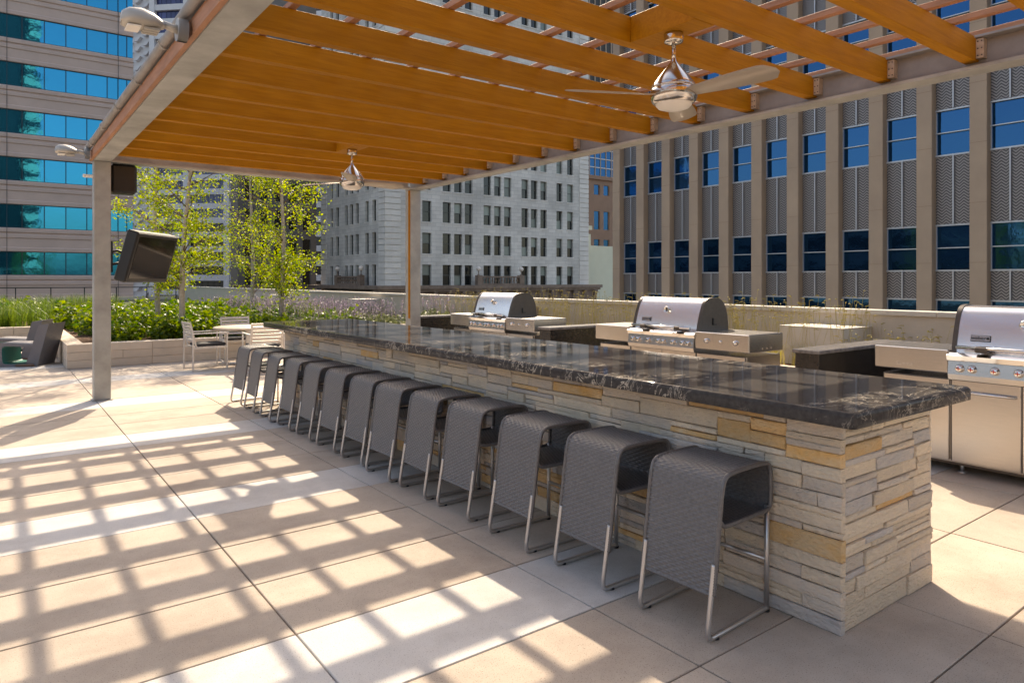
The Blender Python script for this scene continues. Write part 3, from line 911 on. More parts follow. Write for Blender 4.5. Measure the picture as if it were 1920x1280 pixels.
cbox_thing(8.45, 9.19, 26.0, 26.7, .3, 1.06, "beige concrete pier behind the green shrubs and birch trunks")

struct(MB().box(7.95, 9.2, -5, 14.9, -.03, .52).build("planting_bed", 'soil'))
struct(MB().box(1.38, 9.2, 15.2, 34, -.03, .36).build("planting_bed", 'soil'))
struct(MB().box(-13, 1.36, 20.05, 34.5, -.03, .40).build("planting_bed", 'soil'))
struct(MB().box(-13, 9.19, 34.52, 46.6, -.03, .30).build("lawn", 'leaf_grass'))
kb = thing("planter_kerb", "low kerb wall holding the grass bed behind the grills", "wall", (7.9, 5, 0))
W(MB().cbox(7.82, 7.94, -5, 14.88, -.02, .56, .006).build("kerb", 'planter', kb))

def block_wall(name, lab, u0, u1, c0, c1, h, axis, cap=True):
    """low wall of big cut stone blocks; axis x: runs along x at y=c0..c1"""
    t = thing(name, lab, "planter wall", ((u0 + u1) / 2, (c0 + c1) / 2, 0) if axis == 'x' else ((c0 + c1) / 2, (u0 + u1) / 2, 0))
    rr = random.Random(int(u0 * 100) + 5)
    hs = [h * .33, h * .34, h * .33]
    z = 0
    for row, hh in enumerate(hs):
        u = u0
        while u < u1 - .01:
            w = rr.choice([.5, .7, .9, 1.15, 1.4])
            if u1 - (u + w) < .4: w = u1 - u
            e = rr.uniform(0, .006)
            if axis == 'x': mb = MB().cbox(u + .0025, u + w - .0025, c0 - e, c1, z + .0015, z + hh - .0015, .004)
            else: mb = MB().cbox(c0 - e, c1, u + .0025, u + w - .0025, z + .0015, z + hh - .0015, .004)
            W(mb.build("block", 'planter', t))
            u += w
        z += hh
    return t
block_wall("planter_wall", "low beige stone block planter wall behind the patio table", 1.085, 9.15, 14.91, 15.19, .44, 'x')
block_wall("planter_wall", "side of the beige planter wall running back beside the lounge chairs", 15.195, 20.0, 1.085, 1.365, .44, 'y')
block_wall("planter_wall", "far low stone planter wall behind the two lounge chairs", -13, 1.08, 19.75, 20.03, .52, 'x')

rl = thing("railing", "thin dark metal railing at the far end of the terrace above the grass", "railing", (-2, 46.3, 0))
W(MB().box(-13.5, 9.15, 46.27, 46.33, 1.15, 1.2).build("top_rail", 'iron', rl))
W(MB().box(-13.5, 9.15, 46.28, 46.32, .38, .41).build("bottom_rail", 'iron', rl))
for k in range(15):
    x = -13.4 + 1.6 * k
    W(MB().box(x, x + .05, 46.275, 46.325, .25, 1.15).build("post", 'iron', rl))
lw = thing("low_wall", "pale low wall at the end of the terrace behind the railing", "wall", (-2, 46.5, 0))
W(MB().box(-13.5, 9.18, 46.42, 46.58, -.02, .62).build("wall", 'concrete', lw))

# ------------------------------------------------------------------ plants
def leaf(mb, p, size, rng, elong=1.6, up=0.2):
    a = rng.uniform(0, 2 * math.pi)
    d = Vector((math.cos(a), math.sin(a), rng.uniform(-.8, .6))).normalized()
    n = Vector((rng.uniform(-1, 1), rng.uniform(-1, 1), rng.uniform(-.2, 1))).normalized()
    s = d.cross(n)
    if s.length < 1e-3: s = d.orthogonal()
    s.normalize()
    L = size * elong * .5; w = size * .5
    b = len(mb.v)
    nn = d.cross(s) * (size * .12)
    for q in (p - d * L, p + s * w + nn, p + d * L, p - s * w + nn): mb.v.append(tuple(q))
    mb.face([b, b + 1, b + 2, b + 3])
def blade(mb, base, h, lean, w, rng, droop=.35):
    a = rng.uniform(0, 2 * math.pi); dx, dy = math.cos(a), math.sin(a)
    px, py = -dy * w, dx * w
    b = len(mb.v); n = 4
    for i in range(n + 1):
        t = i / n
        r = lean * t * t; z = h * (t - droop * t * t * t)
        ww = (1 - t * .9)
        x, y = base[0] + dx * r, base[1] + dy * r
        mb.v.append((x - px * ww, y - py * ww, base[2] + z)); mb.v.append((x + px * ww, y + py * ww, base[2] + z))
    for i in range(n):
        q = b + 2 * i; mb.face([q, q + 1, q + 3, q + 2])

def birch(px, Y, seed, H, lab, spread=1.0, nl=4200, lean=0.0):
    rng = random.Random(seed)
    a = (px - 960) / 1295.0
    dx, dy = Fv[0] + Rv[0] * a, Fv[1] + Rv[1] * a
    x, y = dx * Y / dy, Y
    T = thing("birch_tree", lab, "tree", (x, y, .36), group="young birches in the planting bed")
    pts = []; rad = []
    for i in range(13):
        t = i / 12
        pts.append((lean * t + .04 * math.sin(t * 7 + seed), .05 * math.sin(t * 5 + seed * 2), H * t)); rad.append(.062 * (1 - t) ** .75 + .006)
    MB().tube(pts, rad, 10).build("trunk", 'bark', T)
    tw = MB(); cr = MB(); ends = []
    nb = 46
    for i in range(nb):
        t = rng.uniform(.16, .97) if i > 6 else rng.uniform(.12, .3)
        p0 = Vector(pts[int(t * 12)]).lerp(Vector(pts[min(12, int(t * 12) + 1)]), t * 12 - int(t * 12))
        an = rng.uniform(0, 6.28)
        ln = spread * (1.15 * (1 - abs(t - .45) * 1.1) + .1) * rng.uniform(.65, 1.15)
        up = rng.uniform(.35, .8)
        p3 = p0 + Vector((math.cos(an) * ln, math.sin(an) * ln, ln * up))
        p2 = p0.lerp(p3, .55) + Vector((0, 0, .08))
        tw.tube([p0, p2, p3, p3 + Vector((math.cos(an) * .15, math.sin(an) * .15, -.05))], [.014, .009, .005, .002], 5)
        for s in range(3):
            q = p0.lerp(p3, rng.uniform(.35, .9)); d = Vector((rng.uniform(-1, 1), rng.uniform(-1, 1), rng.uniform(-.5, .6))).normalized() * rng.uniform(.2, .4) * spread
            tw.tube([q, q + d], [.005, .002], 4)
            ends.append((q, q + d))
        ends.append((p2, p3 + Vector((math.cos(an) * .15, math.sin(an) * .15, -.05)))); ends.append((p0.lerp(p2, .4), p3))
    for i in range(nl):
        q0, q1 = rng.choice(ends)
        p = q0.lerp(q1, rng.uniform(.1, 1.05)) + Vector((rng.gauss(0, .1), rng.gauss(0, .1), rng.gauss(0, .1) - .03))
        leaf(cr, p, rng.uniform(.030, .054), rng, 1.35)
    tw.build("branches", 'twig', T)
    cr.build("crown", 'leaf_birch', T)
birch(341, 16.6, 3, 6.2, "birch with pale trunk right of the television, its crown touching the pergola beam", 1.0, 8400, .25)
birch(293, 18.8, 8, 6.0, "birch standing behind the television, trunk showing below the screen", .9, 4800)
birch(528, 17.6, 5, 5.6, "birch nearest the bar's far corner with a slender pale trunk", .85, 7200)
birch(472, 22.5, 12, 6.4, "birch between the other two, farther back with a grey trunk", .9, 3600)

def shrub_bed(name, lab, regions, mt, seed, n_per, size, hgt):
    rng = random.Random(seed); mb = MB()
    for (x0, x1, y0, y1, zb) in regions:
        area = (x1 - x0) * (y1 - y0)
        nclump = int(area * 7)
        for c in range(nclump):
            cx, cy = rng.uniform(x0, x1), rng.uniform(y0, y1)
            if not in_view(cx, cy, .8, .12): continue
            r = rng.uniform(.18, .34); hh = hgt * rng.uniform(.45, 1.3)
            d, _ = depth_lat(cx, cy)
            nl = int(n_per * (1.0 if d < 20 else .6))
            for i in range(nl):
                u = rng.random() ** .45
                a = rng.uniform(0, 6.28); ph = rng.uniform(0, 1)
                rr = r * u * math.sqrt(max(.05, 1 - ph * ph * .8))
                p = Vector((cx + rr * math.cos(a), cy + rr * math.sin(a), zb + hh * ph * u + .03))
                leaf(mb, p, size * rng.uniform(.7, 1.25), rng, 1.5)
    o = mb.build(name, mt); tag(o, lab, "shrubs", kind="stuff"); return o
shrub_bed("low_shrubs", "dense bright green low shrubs filling the planter behind the patio table",
          [(1.7, 7.2, 15.75, 20.5, .36)], 'leaf_shrub', 21, 150, .075, .50)
shrub_bed("far_shrubs", "darker green shrubs filling the back of the planting beds",
          [(1.45, 8.3, 20.5, 27, .36), (-5, 1.2, 24, 29, .40)], 'leaf_shrub', 22, 80, .10, .55)
def grass_bed(name, lab, regions, mt, seed, dens, h, lean, w, cat="grass"):
    rng = random.Random(seed); mb = MB()
    for (x0, x1, y0, y1, zb) in regions:
        ncl = int((x1 - x0) * (y1 - y0) * dens)
        for c in range(ncl):
            cx, cy = rng.uniform(x0, x1), rng.uniform(y0, y1)
            if not in_view(cx, cy, .8, .1): continue
            hh = h * rng.uniform(.7, 1.2)
            for i in range(42):
                blade(mb, (cx + rng.gauss(0, .06), cy + rng.gauss(0, .06), zb), hh * rng.uniform(.6, 1.1), lean * rng.uniform(.2, 1.2), w, rng)
    o = mb.build(name, mt); tag(o, lab, cat, kind="stuff"); return o
grass_bed("ornamental_grass", "tall arching ornamental grass at the left behind the lounge chairs",
          [(-6, 1.3, 20.2, 26, .40), (-8, 4, 29, 33, .38)], 'leaf_grass', 31, 4.2, .95, .45, .007)
# lavender
rng = random.Random(41); sp_ = MB(); lv = MB()
for i in range(1800):
    x = rng.uniform(5.6, 9.0); y = rng.uniform(13.2 if x > 8.0 else 15.4, 25.0)
    zb = .36 if y > 15.2 else .52
    if not in_view(x, y, .9, .05): continue
    h = rng.uniform(.42, .78); a = rng.uniform(0, 6.28); ln = rng.uniform(.02, .14)
    top = Vector((x + math.cos(a) * ln, y + math.sin(a) * ln, zb + h))
    base = Vector((x, y, zb))
    lv.tube([base, base.lerp(top, .6), top], [.004, .003, .002], 3)
    for k in range(7):
        leaf(sp_, top + Vector((rng.gauss(0, .008), rng.gauss(0, .008), -k * .026)), .024, rng, 1.5)
    for k in range(8):
        leaf(lv, base.lerp(top, rng.uniform(.0, .55)) + Vector((rng.gauss(0, .04), rng.gauss(0, .04), 0)), .05, rng, 2.4)
tag(sp_.build("lavender_flowers", 'lavender'), "mauve lavender flower spikes in front of the parapet", "flowers", kind="stuff")
tag(lv.build("lavender_foliage", 'lav_leaf'), "grey green lavender stems and leaves under the mauve flowers", "foliage", kind="stuff")
# golden grasses behind the grills
rng = random.Random(51); gg = MB(); seeds = MB()
for i in range(620):
    x = rng.uniform(8.0, 9.1); y = rng.uniform(1.0, 13.5)
    hcl = rng.uniform(.55, .85) * (.6 if y < 4.2 else 1)
    nb = 10 if y > 4.4 else 3
    for k in range(nb):
        b0 = (x + rng.gauss(0, .05), y + rng.gauss(0, .05), .52)
        blade(gg, b0, hcl * rng.uniform(.3, .68), .26 * rng.uniform(.3, 1.2), .0036, rng)
    for k in range(2):
        a = rng.uniform(0, 6.28); ln = rng.uniform(.05, .2)
        b0 = Vector((x, y, .52)); tp = b0 + Vector((math.cos(a) * ln, math.sin(a) * ln, hcl * rng.uniform(.8, 1.15)))
        gg.tube([b0, b0.lerp(tp, .5) + Vector((0, 0, .03)), tp], .0016, 3)
        a2 = rng.uniform(0, 6.28)
        q = tp + Vector((math.cos(a2) * .06, math.sin(a2) * .06, rng.uniform(-.01, .015)))
        seeds.tube([tp, tp.lerp(q, .5) + Vector((0, 0, .006)), q], [.0055, .006, .002], 4)
tag(gg.build("golden_grass", 'leaf_gold'), "thin golden green grass growing behind the grills", "grass", kind="stuff")
tag(seeds.build("grass_seed_heads", 'leaf_gold'), "pale eyelash seed heads floating above the golden grass", "grass", kind="stuff")

# ------------------------------------------------------------------ patio furniture
def patio_chair(loc, rz, lab):
    c = thing("patio_chair", lab, "chair", loc, rz, "silver slatted patio chairs")
    # local: seat faces +x
    for s in (-1, 1):
        y = s * .29
        for x in (-.28, .30):
            MB().box(x - .012, x + .012, y - .012, y + .012, 0, .66).build("leg", 'chair_metal', c)
        MB().cbox(-.30, .33, y - .022, y + .022, .66, .68, .004).build("armrest", 'chair_metal', c)
        MB().box(-.268, .288, y - .010, y + .010, .40, .425).build("side_rail", 'chair_metal', c)
        MB().box(-.268, .288, y - .010, y + .010, .0, .02).build("runner", 'chair_metal', c)
    MB().box(.29, .31, -.278, .278, .40, .425).build("front_rail", 'chair_metal', c)
    for k in range(9):
        x = -.24 + k * .062
        MB().box(x, x + .045, -.278, .278, .427, .437).build("seat_slat", 'chair_metal', c)
    MB().cbox(-.2, .30, -.25, .25, .438, .485, .018).build("cushion", 'cushion', c)
    b = bpy.data.objects.new("backrest", MB().box(-.012, .012, -.278, -.248, .0, .46).box(-.012, .012, .248, .278, .0, .46).mesh("backrest", 'chair_metal'))
    col.objects.link(b); b.parent = c; b.location = (-.22, 0, .42); b.rotation_euler = (0, R(-13), 0)
    for k in range(6):
        z = .10 + k * .063
        MB().box(-.008, .008, -.247, .247, z, z + .044).build("slat", 'chair_metal', b)
    return c
patio_chair((3.10, 13.42, 0), 0.05, "silver slatted armchair with dark cushion left of the patio table")
patio_chair((3.95, 14.42, 0), R(-95), "silver slatted chair on the planter side of the patio table")
patio_chair((3.88, 12.55, 0), R(86), "silver slatted chair backing onto the row of bar stools")
tb = thing("patio_table", "round tan patio table on a silver pedestal in front of the planter", "table", (3.9, 13.58, 0))
MB().lathe([(.0001, .735), (.60, .735), (.61, .725), (.61, .705), (.60, .695), (.0001, .695)], seg=48).build("table_top", 'table_top', tb)
MB().box(-.03, .03, -.03, .03, .04, .69).build("pedestal", 'chair_metal', tb)
for a in (45, 135, 225, 315):
    MB().tube([(0, 0, .04), (.36 * math.cos(R(a)), .36 * math.sin(R(a)), .025)], .02, 8).build("base_arm", 'chair_metal', tb)
# lounge chairs: ribbon seat loop with a thick slab back, teal inside
def lounge(loc, rz, lab):
    c = thing("lounge_chair", lab, "lounge chair", loc, rz, "two grey lounge chairs")
    out = chaikin([(.30, .40), (-.36, .45), (-.45, .43), (-.47, .36), (-.45, .06), (-.42, .01), (-.36, .0), (.12, .0)], 2)
    inn = [(x + (.055 if x < -.2 else 0), z) for x, z in chaikin([(.30, .345), (-.33, .395), (-.38, .37), (-.395, .33), (-.385, .09), (-.37, .065), (-.33, .05), (.12, .05)], 2)]
    n = len(out); m = MB(); W2 = .34
    for y in (-W2, W2):
        for (x, z) in out: m.v.append((x, y, z))
    for y in (-W2, W2):
        for (x, z) in inn: m.v.append((x, y, z))
    for i in range(n - 1):
        m.face([i, i + 1, n + i + 1, n + i], True)
        m.face([i, 2 * n + i, 2 * n + i + 1, i + 1]); m.face([n + i, n + i + 1, 3 * n + i + 1, 3 * n + i])
    m.build("seat_loop", 'lounge', c)
    t = MB()
    for y in (-W2 + .002, W2 - .002):
        for (x, z) in inn: t.v.append((x + .001, y, z))
    for i in range(n - 1): t.face([i, n + i, n + i + 1, i + 1], True)
    t.build("inner_lining", 'teal', c)
    MB().prism([(.06, .02), (.26, .0), (.46, .80), (.28, .775), (.16, .34)], -W2 - .002, W2 + .002, 'y').build("backrest", 'lounge', c)
    MB().cbox(-.10, .22, -W2 - .05, -W2 - .004, .0, .055, .02).build("foot", 'tan_wedge', c)  # foot-like brown block added beside the seat
    return c
lounge((.60, 16.15, 0), R(-27), "dark grey lounge chair with teal lining, nearer of the two by the planter corner")
lounge((.50, 17.45, 0), R(-20), "grey lounge chair behind the nearer lounge chair, its back rising beyond")

# ------------------------------------------------------------------ buildings
def facade(P, us, zs, hole, dep, name, mt, parent):
    """wall sheet with recessed openings; P(u,z,d) maps to world; us/zs are break lists; hole(i,j)->bool"""
    m = MB(); idx = {}
    def V(u, z, d):
        k = (round(u, 4), round(z, 4), round(d, 4))
        if k not in idx: idx[k] = len(m.v); m.v.append(P(u, z, d))
        return idx[k]
    for i in range(len(us) - 1):
        for j in range(len(zs) - 1):
            u0, u1, z0, z1 = us[i], us[i + 1], zs[j], zs[j + 1]
            if hole(i, j):
                for (a, b) in (((u0, z0), (u1, z0)), ((u1, z0), (u1, z1)), ((u1, z1), (u0, z1)), ((u0, z1), (u0, z0))):
                    m.face([V(a[0], a[1], 0), V(b[0], b[1], 0), V(b[0], b[1], dep), V(a[0], a[1], dep)])
            else:
                m.face([V(u0, z0, 0), V(u1, z0, 0), V(u1, z1, 0), V(u0, z1, 0)])
    return m.build(name, mt, parent)
def bx(m, P, u0, u1, z0, z1, d0, d1):
    a, b = P(u0, z0, d0), P(u1, z1, d1)
    return m.box(min(a[0], b[0]), max(a[0], b[0]), min(a[1], b[1]), max(a[1], b[1]), z0, z1)

# --- granite office block
GB = thing("granite_building", "grey granite office block with rows of dark sash windows behind the far post", "building", (35, 70, -26))
PR = lambda u, z, d: (u, 70.0 + d, z)
PL = lambda u, z, d: (35.0 + d, u, z)
rowz = [(.62 + 3.706 * k + .30, .62 + 3.706 * k + 2.74) for k in range(-2, 10)]
winR = [(39.72, 40.94)] + [(42.47, 43.62), (44.06, 45.21), (45.58, 46.69), (48.33, 49.47), (49.93, 51.02), (51.46, 52.6), (54.24, 55.36), (55.78, 56.86), (57.36, 58.46), (60.12, 61.17), (62.02, 63.12)]
winL = [(72.28, 73.26), (74.2, 75.15), (76.95, 77.87), (78.54, 79.52), (80.14, 81.02), (82.83, 83.89), (84.75, 85.65)]
ZTOP = 41.0
def breaks(lo, hi, spans):
    b = [lo]
    for s in sorted(spans): b += [s[0], s[1]]
    return b + [hi]
rng = random.Random(77)
win_cache = {}
def sash(P, u0, u1, z0, z1, dep, parent, Wf, key):
    w = round(u1 - u0, 2)
    m = MB(); t = .07
    bx(m, P, u0, u0 + t, z0, z1, dep - .10, dep); bx(m, P, u1 - t, u1, z0, z1, dep - .10, dep)
    bx(m, P, u0 + t, u1 - t, z1 - t, z1, dep - .10, dep); bx(m, P, u0 + t, u1 - t, z0, z0 + t, dep - .10, dep)
    zm = (z0 + z1) / 2; bx(m, P, u0 + t, u1 - t, zm - .035, zm + .035, dep - .09, dep)
    f = Wf(m.build("window", 'winframe', parent))
    for (a, b) in ((z0 + t, zm - .035), (zm + .035, z1 - t)):
        r = rng.random()
        mt = 'glass_blind' if (r < .42 if a > zm - .1 else r < .18) else 'glass_dark'
        q = bx(MB(), P, u0 + t, u1 - t, a, b, dep - .03, dep - .01).build("pane", mt, f)
        Wf(q)
    s = Wf(bx(MB(), P, u0 - .08, u1 + .08, z0 - .12, z0 - .002, -.07, .02).build("sill", 'quoin', f))
for (P, wins, lo, hi) in ((PR, winR, 35.0, 65.9), (PL, winL, 70.0, 88.6)):
    us = breaks(lo, hi, wins); zs = breaks(-26, ZTOP, rowz)
    wl_ = W(facade(P, us, zs, lambda i, j: i % 2 == 1 and j % 2 == 1, .38, "wall", 'granite', GB))
    for (z0, z1) in rowz:
        if z0 < -1.5: continue
        for (u0, u1) in wins: sash(P, u0, u1, z0, z1, .38, GB, W, None)
    bxm = MB(); bx(bxm, P, lo + .5, hi - .5, -25.9, ZTOP - .1, .385, .6); W(bxm.build("backing", 'dark_core', GB))
# rusticated corner stones
def quoins(P, u0, u1):
    z = .95; k = 0
    while z < 36:
        a, b = (u0, u1)
        W(bx(MB(), P, a, b, z, z + .56, -.10, -.003).build("quoin", 'quoin', GB)); z += .66; k += 1
quoins(PR, 34.95, 36.9); quoins(PR, 64.2, 65.9); quoins(PL, 70.0, 71.45); quoins(PL, 86.7, 88.55)
W(MB().box(34.4, 66.5, 69.4, 89.2, ZTOP, ZTOP + 1.0).build("cornice", 'quoin', GB))
W(MB().box(35.6, 65.6, 70.62, 88.4, ZTOP - 1, ZTOP - .05).build("roof", 'dark_core', GB))
W(MB().box(65.5, 65.85, 70.05, 88.4, -26, ZTOP - .05).build("side_wall", 'granite', GB))

# dark ledge, balustrades and globe lamps below it
LB = thing("ledge_building", "low dark stone building with bracketed cornice in front of the granite block", "building", (35, 68, -26))
W(MB().box(33.9, 66.4, 68.9, 69.9, -26, .25).build("wall", 'ledge', LB))
W(MB().box(24, 33.89, 90, 91, -26, .25).build("wall", 'ledge', LB))
W(MB().box(33.9, 34.9, 69.905, 89.99, -26, .25).build("wall", 'ledge', LB))
W(MB().box(33.3, 67.0, 68.3, 69.95, .55, .95).build("cornice", 'ledge', LB))
W(MB().box(33.5, 66.8, 68.5, 69.9, .252, .548).build("cornice_bed", 'ledge', LB))
W(MB().box(33.3, 34.95, 69.955, 89.4, .55, .95).build("cornice", 'ledge', LB))
W(MB().box(24, 33.29, 89.42, 89.98, .55, .95).build("cornice", 'ledge', LB))
for k in range(17):
    x = 34.6 + k * 1.95
    W(MB().prism([(68.4, .25), (68.9, .25), (68.9, -.9), (68.75, -.9)], x, x + .45, 'x').build("bracket", 'ledge', LB))
def balustrade(P, u0, u1, lab):
    t = thing("balustrade", lab, "balustrade", P((u0 + u1) / 2, .95, -.9))
    W(bx(MB(), P, u0, u1, 1.86, 2.05, -1.25, -.75).build("top_rail", 'ledge', t)); W(bx(MB(), P, u0, u1, .955, 1.15, -1.25, -.75).build("plinth", 'ledge', t))
    W(bx(MB(), P, u0 - .7, u0 - .005, .955, 2.15, -1.3, -.7).build("pedestal", 'ledge', t)); W(bx(MB(), P, u1 + .005, u1 + .7, .955, 2.15, -1.3, -.7).build("pedestal", 'ledge', t))
    nb = int((u1 - u0) / .45)
    me = MB().lathe([(.08, 0), (.08, .08), (.05, .14), (.13, .34), (.06, .58), (.08, .64), (.08, .71)], seg=10).mesh("baluster", 'ledge')
    for k in range(nb):
        p = P(u0 + (k + .5) * (u1 - u0) / nb, 1.15, -1.0)
        W(add("baluster", me, t, p))
balustrade(PR, 47.3, 53.0, "carved stone balustrade on the dark ledge above the far grill")
balustrade(PL, 74.5, 80.5, "carved stone balustrade on the ledge left of the far post")
def globe(loc, lab):
    t = thing("globe_lamp", lab, "lamp", loc, group="globe lamps on the stone ledge")
    MB().lathe([(.16, 0), (.16, .06), (.06, .12), (.05, .42), (.1, .46), (.1, .5)], seg=12).build("stem", 'ledge', t)
    MB().lathe([(.0001, .48), (.14, .52), (.25, .62), (.30, .78), (.25, .94), (.14, 1.04), (.0001, 1.08)], seg=20).build("globe", 'globe', t)
globe((46.9, 69.0, 2.15), "round white lamp on the left pedestal of the balustrade above the far grill")
globe((53.4, 69.0, 2.15), "round white lamp on the right pedestal of the balustrade above the far grill")
globe((34.0, 74.1, 2.15), "round white lamp on the pedestal nearer the far steel post")
globe((34.0, 80.9, 2.15), "round white lamp left of the nearer one, over the lavender")
globe((30.9, 89.7, .95), "low globe lamp on the ledge just left of the granite corner")
globe((28.6, 89.7, .95), "low globe lamp beside the birch nearest the bar")

# --- court wing, dark stone behind the birches
CW = thing("court_wing", "shaded grey stone wing with tall dark windows seen through the birches", "building", (28, 92, -26))
PC = lambda u, z, d: (u, 92.0 + d, z)
winC = [(26.1, 27.1), (28.0, 29.0), (29.9, 30.9), (31.8, 32.9), (33.7, 34.8)]
W(facade(PC, breaks(25.2, 35.6, winC), breaks(-26, ZTOP - 2, rowz), lambda i, j: i % 2 == 1 and j % 2 == 1, .35, "wall", 'stonegrey2', CW))
for (z0, z1) in rowz:
    if z0 < -1.5 or z0 > 30: continue
    for (u0, u1) in winC:
        f = W(bx(bx(MB(), PC, u0, u0 + .06, z0, z1, .25, .34), PC, u1 - .06, u1, z0, z1, .25, .34).build("window", 'winframe', CW))
        W(bx(MB(), PC, u0 + .06, u1 - .06, z0, z1, .29, .31).build("pane", 'glass_dark', f))
W(MB().box(25.4, 35.5, 92.36, 96, -26, ZTOP - 2.1).build("backing", 'dark_core', CW))

# --- banded office building on the left
LBd = thing("banded_building", "office building with mauve stone bands and cyan glass strips at the left edge", "building", (-5, 72, -26))
XE = 10.43
W(MB().box(-29.8, XE - .2, 72.5, 95, -26, 37.9).build("core", 'dark_core', LBd))
bandp = [(72.55, 0.0), (72.0, 0.0), (71.95, .08), (71.95, .34), (72.06, .42), (72.06, .50), (71.93, .58), (71.93, .82), (72.0, .90), (72.0, 1.62), (71.95, 1.68), (71.95, 1.96), (72.0, 2.0), (72.55, 2.0)]
bandp = [(y, 2.0 - z) for y, z in bandp][::-1]
band_me = MB().prism(bandp, -30, XE, 'x').mesh("band", 'band')
jt = MB()
for k in range(6): jt.box(XE - 9.3 - 0.02 + 9 * (k - 5) + 9.0 * 0 + 7.8, XE - 9.3 + 9 * (k - 5) + 7.8, 71.9, 71.94, 0, 0.01)
mul_me = MB().box(0, .06, 72.02, 72.12, 0, 1.97).mesh("mullion", 'mull_dark')
pane_me = MB().box(.035, 1.535, 72.10, 72.13, .02, 1.95).mesh("pane", 'glass_blue')
trim_me = MB().box(-30, XE, 72.03, 72.1, 0, .05).mesh("trim", 'mull_dark')
for s in range(-2, 9):
    z = 2.0 + 4.0 * s
    b = W(add("band", band_me, LBd, (0, 0, z + 2.0)))
    if -1 <= s <= 7:
        W(add("sill_trim", trim_me, LBd, (0, 0, z - .002))); W(add("head_trim", trim_me, LBd, (0, 0, z + 1.95)))
        x = XE - .52; k = 0
        while x > -7:
            W(add("mullion", mul_me, LBd, (x - .03, 0, z)))
            x -= 1.573; k += 1
            W(add("pane", pane_me, LBd, (x, 0, z)))
        W(MB().box(XE - .50, XE - .04, 72.10, 72.13, z + .02, z + 1.95).build("corner_pane", 'glass_blue', LBd))
for x in (1.0, 9.2):
    W(MB().box(x - .02, x + .02, 71.915, 71.93, -8, 38).build("joint_strip", 'mull_dark', LBd))
W(MB().box(-29.8, -7, 72.1, 72.49, -26, 37.9).build("blank_wall", 'glass_blue', LBd))

# --- chevron panelled building on the right
RB = thing("chevron_building", "modern block with brown stone columns, chevron metal panels and blue windows at right", "building", (30, 12, -26))
W(MB().box(30.3, 50, -7.2, 29.2, -26, 29).build("core", 'dark_core', RB))
BP = 1.893; BC = 11.19
zw = [(-2.57, -.0 + .84)] + [(1.97 + 4.54 * k, 3.78 + 4.54 * k) for k in range(0, 6)]
colm = MB().cbox(29.72, 30.28, -.29, .29, -26, 29.2, .02).mesh("column", 'column')
colj = MB()
for k in range(-5, 14): colj.box(29.7165, 29.75, -.285, .285, 2.27 * k, 2.27 * k + .012)
colj_me = colj.mesh("column_joints", 'brownish')
pane2 = MB().box(30.16, 30.18, -.64, .64, .05, .88).mesh("pane", 'glass_right')
fr = MB()
fr.box(30.05, 30.2, -.655, .655, -.02, .045); fr.box(30.05, 30.2, -.655, .655, .885, .925); fr.box(30.05, 30.2, -.655, .655, 1.77, 1.83)
fr.box(30.10, 30.2, -.655, -.62, .046, 1.769); fr.box(30.10, 30.2, .62, .655, .046, 1.769)
fr_me = fr.mesh("window", 'rail')
pan_cache = {}
for k in range(-9, 10):
    yc = BC + BP * k
    cc = W(add("column", colm, RB, (0, yc + BP / 2, 0)))
    W(add("joints", colj_me, cc, (0, yc + BP / 2, 0)))
    if k == -9: W(add("column", colm, RB, (0, yc - BP / 2, 0)))
    if k < -4: rows = zw[1:5]
    else: rows = zw
    for (z0, z1) in zw:
        f = W(add("window", fr_me, RB, (0, yc, z1 - 1.81)))
        for dz in (0, .88): W(add("pane", pane2, f, (0, yc, z1 - 1.81 + dz)))
    pz = [(z1, zn) for (_, z1), (zn, _) in zip(zw[:-1], zw[1:])] + [(zw[-1][1], 29)]
    for (a, b) in pz:
        key = round(b - a, 2)
        if key not in pan_cache:
            pan_cache[key] = (MB().box(30.09, 30.15, .03, .645, .03, key - .03).mesh("chevron_panel", 'chevron'), MB().box(30.09, 30.15, -.645, -.03, .03, key - .03).mesh("chevron_panel", 'chevron'), MB().box(29.98, 30.14, -.022, .022, .03, key - .03).mesh("fin", 'rail'))
        for q, nm in enumerate(("chevron_panel", "chevron_panel", "fin")):
            W(add(nm, pan_cache[key][q], RB, (0, yc, a)))

# --- white tower behind the birches
TW = thing("white_tower", "white concrete tower with ribbon windows rising behind the birches", "building")
D = 150.0
def cam_pt(px, d): l = (px - 960) / 1295 * d; return (Fv[0] * d + Rv[0] * l, Fv[1] * d + Rv[1] * l)
cx_, cy_ = cam_pt(286, D)
wdir = (Rv[0] - .126 * Fv[0], Rv[1] - .126 * Fv[1])
TW.location = (cx_, cy_, -26); TW.rotation_euler = (0, 0, math.atan2(wdir[1], wdir[0]))
PZ = 3.08; Z0 = 24.3
MB().box(.3, 42, .8, 40, 0, 118).build("core", 'glass_dk2', TW)
pier_x = [0, 7.9, 17.2, 24.5, 33, 41]
for x in pier_x:
    MB().box(x - .6, x + .6, -.35, .85, 0, 120).build("pier", 'tower', TW)
nfl = 36
sl = MB().box(0, 41, -.12, .82, 0, 1.25).mesh("floor_band", 'tower')
for k in range(-6, nfl - 6):
    z = Z0 + PZ * k
    add("floor_band", sl, TW, (0, 0, z))
    for a, b in zip(pier_x[:4], pier_x[1:4]):
        nw = 6
        w = (b - a - 1.2) / nw
        mtn = 'glass_tower' if k > 4 else 'glass_dk2'
        key = (round(w, 3), mtn)
        if key not in win_cache: win_cache[key] = MB().box(.05, w - .05, .55, .6, 1.26, PZ - .01).mesh("pane", mtn)
        for i in range(nw):
            if k >= 0 and k < 25: add("pane", win_cache[key], TW, (a + .6 + i * w, 0, z))
